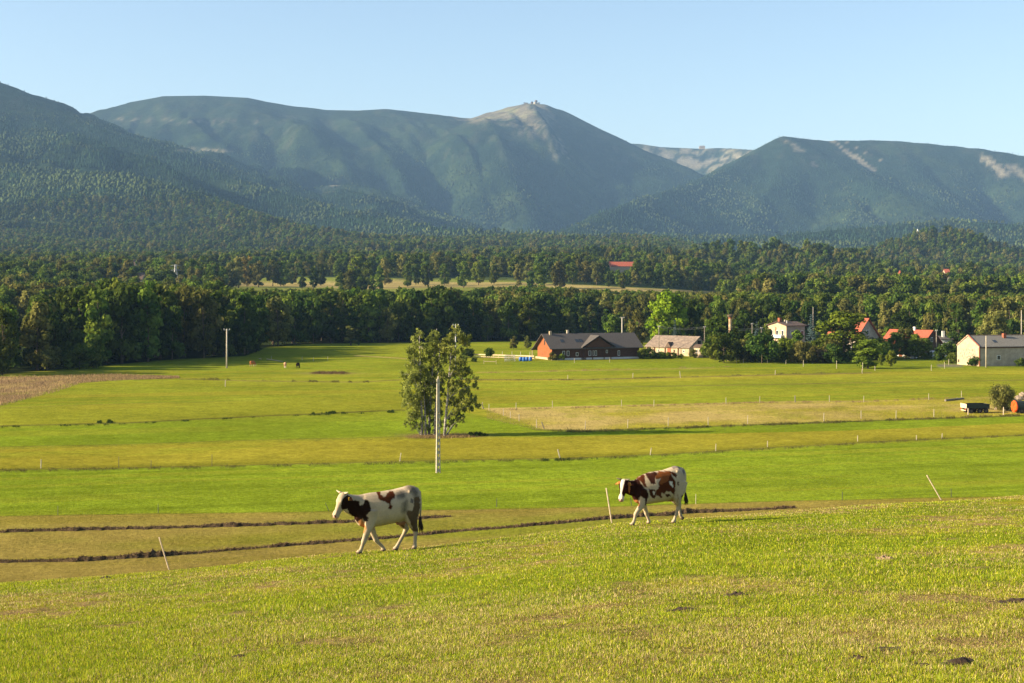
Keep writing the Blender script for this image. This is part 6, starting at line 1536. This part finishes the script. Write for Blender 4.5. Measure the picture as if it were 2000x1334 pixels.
ROCK = simple('pale_rock', (0.26, 0.20, 0.14), rough=.95, scale=3, noise=.35, bump=.03)
for i, a in enumerate([(1948, 801, .9, .75, 'pale boulder at the left foot of the willow bush'), (1957, 801, .9, .85, 'pale boulder below the willow bush, second from the left'), (1968, 802, 1.0, .5, 'low boulder under the right side of the willow bush'), (1941, 781, .8, .7, 'boulder behind the left edge of the willow bush'), (1974, 803, .9, .5, 'low boulder next to the orange machine'), (1989, 784, 1.4, 1.0, 'large boulder of the heap behind the orange machine'), (1997, 781, 1.4, 1.3, 'topmost boulder of the heap at the right edge'), (1981, 785, .9, .6, 'small boulder at the left end of the heap behind the orange machine')]): rock(*a, ROCK, i + 3)
def log(px0, py0, px1, py1, r_, label, mat, name='fallen_log'):
    a = pick(px0, py0, 60); b = pick(px1, py1, 60); up = Vector((0, 0, r_ * .9)); q = b - a; pts = [up, q * .3 + up * 1.1, q * .65 + up * .95, q + up]
    o = MB().tube(pts, [r_, r_ * .92, r_ * .9, r_ * .75], 10).build(name, mat); o.location = a; tag(o, label, 'log')
    MB().tube([q * .6 + up, q * .6 + up + Vector((.1, -.1, .35))], [r_ * .3, r_ * .15], 6).build('branch_stub', mat, o)
log(1846, 784, 1882, 780, .17, 'dark fallen log on the grass beyond the farm trailer', CONC_D)
log(521, 702, 552, 707, .10, 'pale pole lying on the ground near the grazing animals', POSTW)
log(506, 701, 511, 702, .10, 'short pale log left of the long lying pole', POSTW)

# ------------------------------------------------------------------ paddock by the log house
a = P(926, 697, dist(700)); a.z = gz(a.x, a.y); b = P(1043, 697, dist(704)); b.z = gz(b.x, b.y)
o = empty('board_fence', a); q = b - a; n_ = 12
for k in range(n_ + 1): MB().box(q * (k / n_) + Vector((0, 0, .45)), (.12, .12, 1.0)).build('post', WOOD_C, o)
for zz, hh_ in ((.86, .30), (.32, .16)):
    m = MB(); c0, c1 = Vector((0, -.09, zz)), q + Vector((0, -.09, zz)); m.poly([c0 - Vector((0, 0, hh_ / 2)), c1 - Vector((0, 0, hh_ / 2)), c1 + Vector((0, 0, hh_ / 2)), c0 + Vector((0, 0, hh_ / 2))] + [e + Vector((0, .03, 0)) for e in (c0 - Vector((0, 0, hh_ / 2)), c1 - Vector((0, 0, hh_ / 2)), c1 + Vector((0, 0, hh_ / 2)), c0 + Vector((0, 0, hh_ / 2)))], [(0, 1, 2, 3), (4, 5, 6, 7), (0, 1, 5, 4), (1, 2, 6, 5), (2, 3, 7, 6), (3, 0, 4, 7)]); m.build('rail', WOOD_C, o)
tag(o, 'long cream board fence running to the log house gable', 'fence')
for i, px in enumerate((981, 1000, 1017, 1035)):
    v = pick(px, 697, 200); ob = link_mesh('fence_post', PM['pale']); ob.location = v; ob.scale = (1.6, 1.6, 1.4); tag(ob, ORD[i] + ' pale post from the left behind the cream board fence', 'fence post', 'posts behind the cream board fence')
v = pick(945, 711, 200); w_ = pick(969, 711, 200); o = empty('low_rail', v); q = w_ - v
for e in (Vector((0, 0, 0)), q): MB().box(e + Vector((0, 0, .45)), (.12, .12, 1.0)).build('post', WOOD_C, o)
m = MB().tube([Vector((0, 0, .62)), q + Vector((0, 0, .55))], .08, 6).build('rail', WOOD_C, o); tag(o, 'low cream rail on two posts before the board fence', 'rail')
v = pick(996, 706, 200); o = empty('hay_feeder', v, .4)
for k in range(12):
    a = k * math.pi / 6; MB().tube([(1.3 * math.cos(a), 1.3 * math.sin(a), 0), (1.3 * math.cos(a), 1.3 * math.sin(a), 1.5)], .035, 5).build('bar', METAL, o)
for zz in (.45, 1.0, 1.5): MB().tube([(1.3 * math.cos(k * math.pi / 9), 1.3 * math.sin(k * math.pi / 9), zz) for k in range(19)], .04, 5).build('ring', METAL, o)
tag(o, 'grey metal hay feeder between the small tree and the blue barrels', 'feeder')
bar = None
for i, (px, py) in enumerate(((1017, 705), (1023, 705.5), (1029, 705), (1036, 704.5))):
    v = pick(px, py, 200)
    if bar is None:
        me = MB().tube([(0, 0, 0), (0, 0, .1), (0, 0, .5), (0, 0, .85), (0, 0, .92)], [.36, .40, .43, .40, .34], 16).build('water_barrel', BLUEP, smooth=True); bar = me
        MB().tube([(0, 0, .91), (0, 0, .96)], [.31, .30], 14).build('lid', BLUEP, bar)
        ob = bar
    else:
        ob = bar.copy(); COL.objects.link(ob)
        for c_ in bar.children: e = c_.copy(); COL.objects.link(e); e.parent = ob
    ob.location = v; tag(ob, 'blue plastic barrel in front of the cream board fence, ' + ['leftmost of four', 'second from the left', 'third from the left', 'nearest the log house'][i], 'barrel', 'blue barrels by the board fence')

# ------------------------------------------------------------------ vehicles
def car(px, py, rz, label, kind):
    v = pick(px, py, 200) if py else None
    o = empty('parked_car' if kind == 'car' else 'parked_van', v, rz)
    if kind == 'car': prof = [(-2.1, .35), (-2.1, .85), (-1.3, .95), (-.75, 1.42), (.9, 1.45), (1.55, 1.0), (2.1, .9), (2.1, .35)]; w = .85; win = [(-1.15, .98), (-.70, 1.34), (.85, 1.37), (1.35, 1.0)]
    else: prof = [(-2.4, .4), (-2.4, 1.1), (-1.75, 1.25), (-1.2, 1.95), (2.4, 2.05), (2.45, .4)]; w = .95; win = [(-1.6, 1.28), (-1.15, 1.85), (-.2, 1.88), (-.2, 1.28)]
    n = len(prof); m = MB().poly([(a, -w, b) for a, b in prof] + [(a, w, b) for a, b in prof], [tuple(range(n)), tuple(range(n, 2 * n))] + [(i, (i + 1) % n, (i + 1) % n + n, i + n) for i in range(n)])
    m.build('body', WHITE, o, bevel=.06)
    for s_ in (-1, 1):
        k = len(win); MB().poly([(a, s_ * (w + .01), b) for a, b in win] + [(a, s_ * (w - .05), b) for a, b in win], [tuple(range(k)), tuple(range(k, 2 * k))] + [(i, (i + 1) % k, (i + 1) % k + k, i + k) for i in range(k)]).build('side_window', GLASS, o)
        for x_ in (-1.35, 1.35): wheel((x_, s_ * (w - .08), .33), .33, .2, o, (0, 1, 0))
        MB().box((prof[0][0] - .01, s_ * .6, .72), (.06, .3, .15)).build('headlight', GLASS, o)
    MB().box((-.9 if kind == 'van' else -.98, 0, 1.55 if kind == 'van' else 1.2), (.06, w * 1.6, .5)).build('windscreen', GLASS, o)
    tag(o, label, 'van' if kind == 'van' else 'car')
car(1829, 700, .25, 'white van parked in front of the dark gable of the white house', 'van')
car(1726, 697, .9, 'white car half hidden by the small fruit trees near the white house', 'car')
# firewood pile
v = pick(1678, 704, 200); o = empty('firewood_pile', v, .1); r = random.Random(4)
for i in range(7):
    for j in range(5 - (i % 2)):
        x_, z_ = i * .24 - .7, j * .22 + .1
        MB().tube([(x_, -.5, z_), (x_ + r.uniform(-.02, .02), .5, z_)], r.uniform(.09, .12), 7).build('firewood_log', WOOD_G, o)
tag(o, 'stack of pale firewood beneath the large yellow green tree', 'firewood pile')

# ------------------------------------------------------------------ grazing animals far off
def grazing(px, py, coat, legc, rz, label):
    v = pick(px, py, 200); m = MB()
    ell_loft(m, [((-.8, 0, 1.05), (0, 0, .12), (0, .1, 0)), ((-.7, 0, 1.0), (0, 0, .33), (0, .26, 0)), ((-.3, 0, 1.0), (0, 0, .36), (0, .30, 0)), ((.2, 0, .98), (0, 0, .37), (0, .32, 0)), ((.6, 0, 1.0), (0, 0, .34), (0, .22, 0)), ((.8, 0, .95), (0, 0, .2), (0, .12, 0))], 14)
    ell_loft(m, [((.6, 0, 1.05), (0, 0, .25), (0, .15, 0)), ((1.0, 0, .75), (.12, 0, .14), (0, .11, 0)), ((1.15, 0, .48), (.14, 0, .06), (0, .10, 0)), ((1.22, 0, .22), (.12, 0, .03), (0, .08, 0)), ((1.25, 0, .06), (.07, 0, .01), (0, .06, 0))], 12)
    for fx, s_, b_ in ((.5, 1, .1), (.45, -1, -.08), (-.6, 1, -.1), (-.6, -1, .08)):
        m.tube([(fx, s_ * .17, .95), (fx - (.05 if fx > 0 else -.02), s_ * .17, .6), (fx + b_ * .5 - (0 if fx > 0 else .08), s_ * .16, .38), (fx + b_, s_ * .16, .04)], [.15, .10, .06, .055], 10)
    m.tube([(-.78, 0, 1.15), (-.9, 0, .9), (-.88, 0, .45)], [.03, .025, .04], 6)
    me = remeshed(m, .035, 3, 'body'); n = len(me.vertices); co = np.empty(n * 3); me.vertices.foreach_get('co', co); co = co.reshape(-1, 3)
    c = np.tile(np.array(coat), (n, 1)); c[co[:, 2] < .45] = legc; C4 = np.ones((n, 4), np.float32); C4[:, :3] = c
    at = me.color_attributes.new('Col', 'FLOAT_COLOR', 'POINT'); at.data.foreach_set('color', C4.ravel()); me.materials.clear(); me.materials.append(COAT)
    o = link_mesh('grazing_horse', me); o.location = v; o.rotation_euler = (0, 0, rz)
    MB().tube([(.62, 0, 1.32), (.9, 0, 1.05), (1.08, 0, .8)], [.05, .06, .04], 6).build('mane', simple('mane', (.05, .03, .02)), o)
    tag(o, label, 'horse', 'animals grazing before the wood')
grazing(493, 716, (0.34, 0.13, 0.05), (.42, .32, .22), 1.1, 'chestnut brown animal grazing, leftmost of the three in the left meadow')
grazing(557, 719, (0.50, 0.28, 0.16), (.55, .45, .36), 1.75, 'light tan animal grazing with its rump turned, middle one of three')
grazing(582, 720, (0.025, 0.016, 0.012), (.02, .015, .012), 1.4, 'dark animal grazing, rightmost of the three in the left meadow')
# ------------------------------------------------------------------ group of birches
BIRCH_B = simple('birch_bark', (0.42, 0.39, 0.34), rough=.9, scale=2.2, noise=.2, stretch=(1, 1, 3), color2=(0.045, 0.038, 0.030))
BIRCH_B.node_tree.nodes['Color Ramp'].color_ramp.elements[0].position = 0.38 if 'Color Ramp' in BIRCH_B.node_tree.nodes else .5
def birch(px, base, trunk_path, clumps, seed, label, nleaf=400, size=0.095, bark=None):
    """trunk_path: photo (px, py) points; clumps: (px, py, radius in photo px, depth offset m)"""
    d = dist(base); v = P(px, base, d); v.z = gz(v.x, d); o = empty('birch_tree', v)
    def W(qx, qy, dy=0.0): return Vector(((qx - 1000) / F * d, d + dy, HC - (qy - HORIZ) / F * d)) - v
    r = random.Random(seed); nr = np.random.default_rng(seed)
    tp = [W(*q) for q in trunk_path]; n = len(tp); tp[0].z = -0.2
    m = MB().tube(tp, [0.16 * (1 - .85 * i / (n - 1)) + .02 for i in range(n)], 9)
    C = []; Rr = []
    for (cx, cy, cr, dy) in clumps:
        c = W(cx, cy, dy); R_ = cr / F * d * 1.07
        # branch from the trunk upward and out to the clump
        best = min(range(n - 1), key=lambda i: abs(tp[i].z - (c.z - 1.0 - abs(c.x - tp[i].x) * .5))); s = tp[best]
        mid = s.lerp(c, .55) + Vector((0, 0, .35)); m.tube([s, mid, c], [.05, .035, .012], 5, cap=False)
        k = max(7, int(R_ * 13))
        for j in range(k):
            q = nr.normal(size=3); q /= np.linalg.norm(q); q *= R_ * (0.25 + 1.0 * nr.random() ** .7) * np.array([1.1, 1.1, 1.15])
            C.append((c.x + q[0], c.y + q[1], c.z + q[2])); Rr.append(R_ * nr.uniform(.30, .55))
            if j % 2 == 0: m.tube([c, Vector(C[-1])], [.014, .006], 3, cap=False)
    V, f, Cc = leaf_cloud(C, Rr, nleaf / 7, size, seed + 9, outward=.35, droop=1.6, flat=1.35, shell=.0, elong=1.3)
    m.build('trunk', bark or BIRCH_B, o, smooth=True)
    link_mesh('crown', np_mesh('crown', V, f, LEAF['birch'], col=Cc), o)
    tag(o, label, 'tree'); return o
birch(824, 848, [(824, 848), (824, 815), (822, 770), (821, 720), (820, 680), (819, 645)],
    [(820, 652, 9, 0), (812, 672, 12, .3), (824, 680, 12, -.3), (806, 700, 15, 0), (820, 708, 15, .8), (800, 730, 15, -.5), (815, 740, 17, .5), (797, 760, 14, 0), (812, 770, 16, -.8), (798, 788, 13, .5), (810, 800, 14, 0), (803, 815, 10, .3), (820, 818, 10, -.3), (795, 745, 10, 1), (802, 828, 9, 0), (814, 832, 8, .5)], 3, 'leftmost birch with crown reaching almost to the ground, left of the concrete pole')
birch(838, 847, [(838, 847), (839, 810), (842, 760), (846, 710), (850, 670), (853, 642)],
    [(852, 648, 9, 0), (846, 664, 12, .5), (856, 676, 13, -.4), (840, 695, 15, .6), (856, 704, 14, -.8), (836, 725, 16, 0), (852, 735, 15, 1), (832, 755, 15, -1), (848, 768, 15, .3), (834, 790, 14, .6), (848, 802, 12, -.5), (838, 818, 9, 0), (832, 830, 9, -.4), (845, 828, 9, .6)], 5, 'second birch from the left, with a pointed top behind the concrete pole')
birch(849, 848, [(849, 848), (851, 800), (854, 750), (858, 700), (860, 665)],
    [(860, 672, 10, 0), (864, 690, 11, .8), (855, 712, 12, 1), (864, 735, 10, -.8), (857, 760, 12, 1), (862, 785, 9, 0), (855, 808, 9, .8), (860, 826, 8, .5)], 7, 'slim birch with a dark stem just right of the concrete pole')
birch(868, 849, [(868, 849), (870, 820), (874, 780), (877, 740), (880, 700), (885, 670), (889, 650)],
    [(888, 655, 12, 0), (903, 664, 13, .4), (915, 668, 8, .2), (880, 672, 12, -.5), (893, 688, 11, 0), (878, 700, 10, .8), (898, 708, 12, -.5), (886, 728, 12, .4), (912, 722, 10, .5), (902, 738, 12, 0), (926, 738, 8, 0), (892, 758, 13, -.6), (912, 758, 11, .4), (928, 752, 6, 0), (885, 782, 10, .6), (903, 782, 12, -.3), (922, 778, 9, .2), (933, 789, 6, 0), (896, 802, 10, 0), (914, 800, 9, .5), (884, 812, 7, 0), (878, 826, 8, .6), (893, 822, 8, -.3), (905, 815, 7, .2)], 11, 'right hand birch with a white leaning trunk and open crown', nleaf=400)
birch(831, 848, [(831, 848), (831, 820), (829, 790), (828, 760)], [(829, 765, 10, 1), (826, 785, 9, 1.2), (832, 800, 8, .8)], 13, 'short thin birch stem between the two left birches')
build_haze()
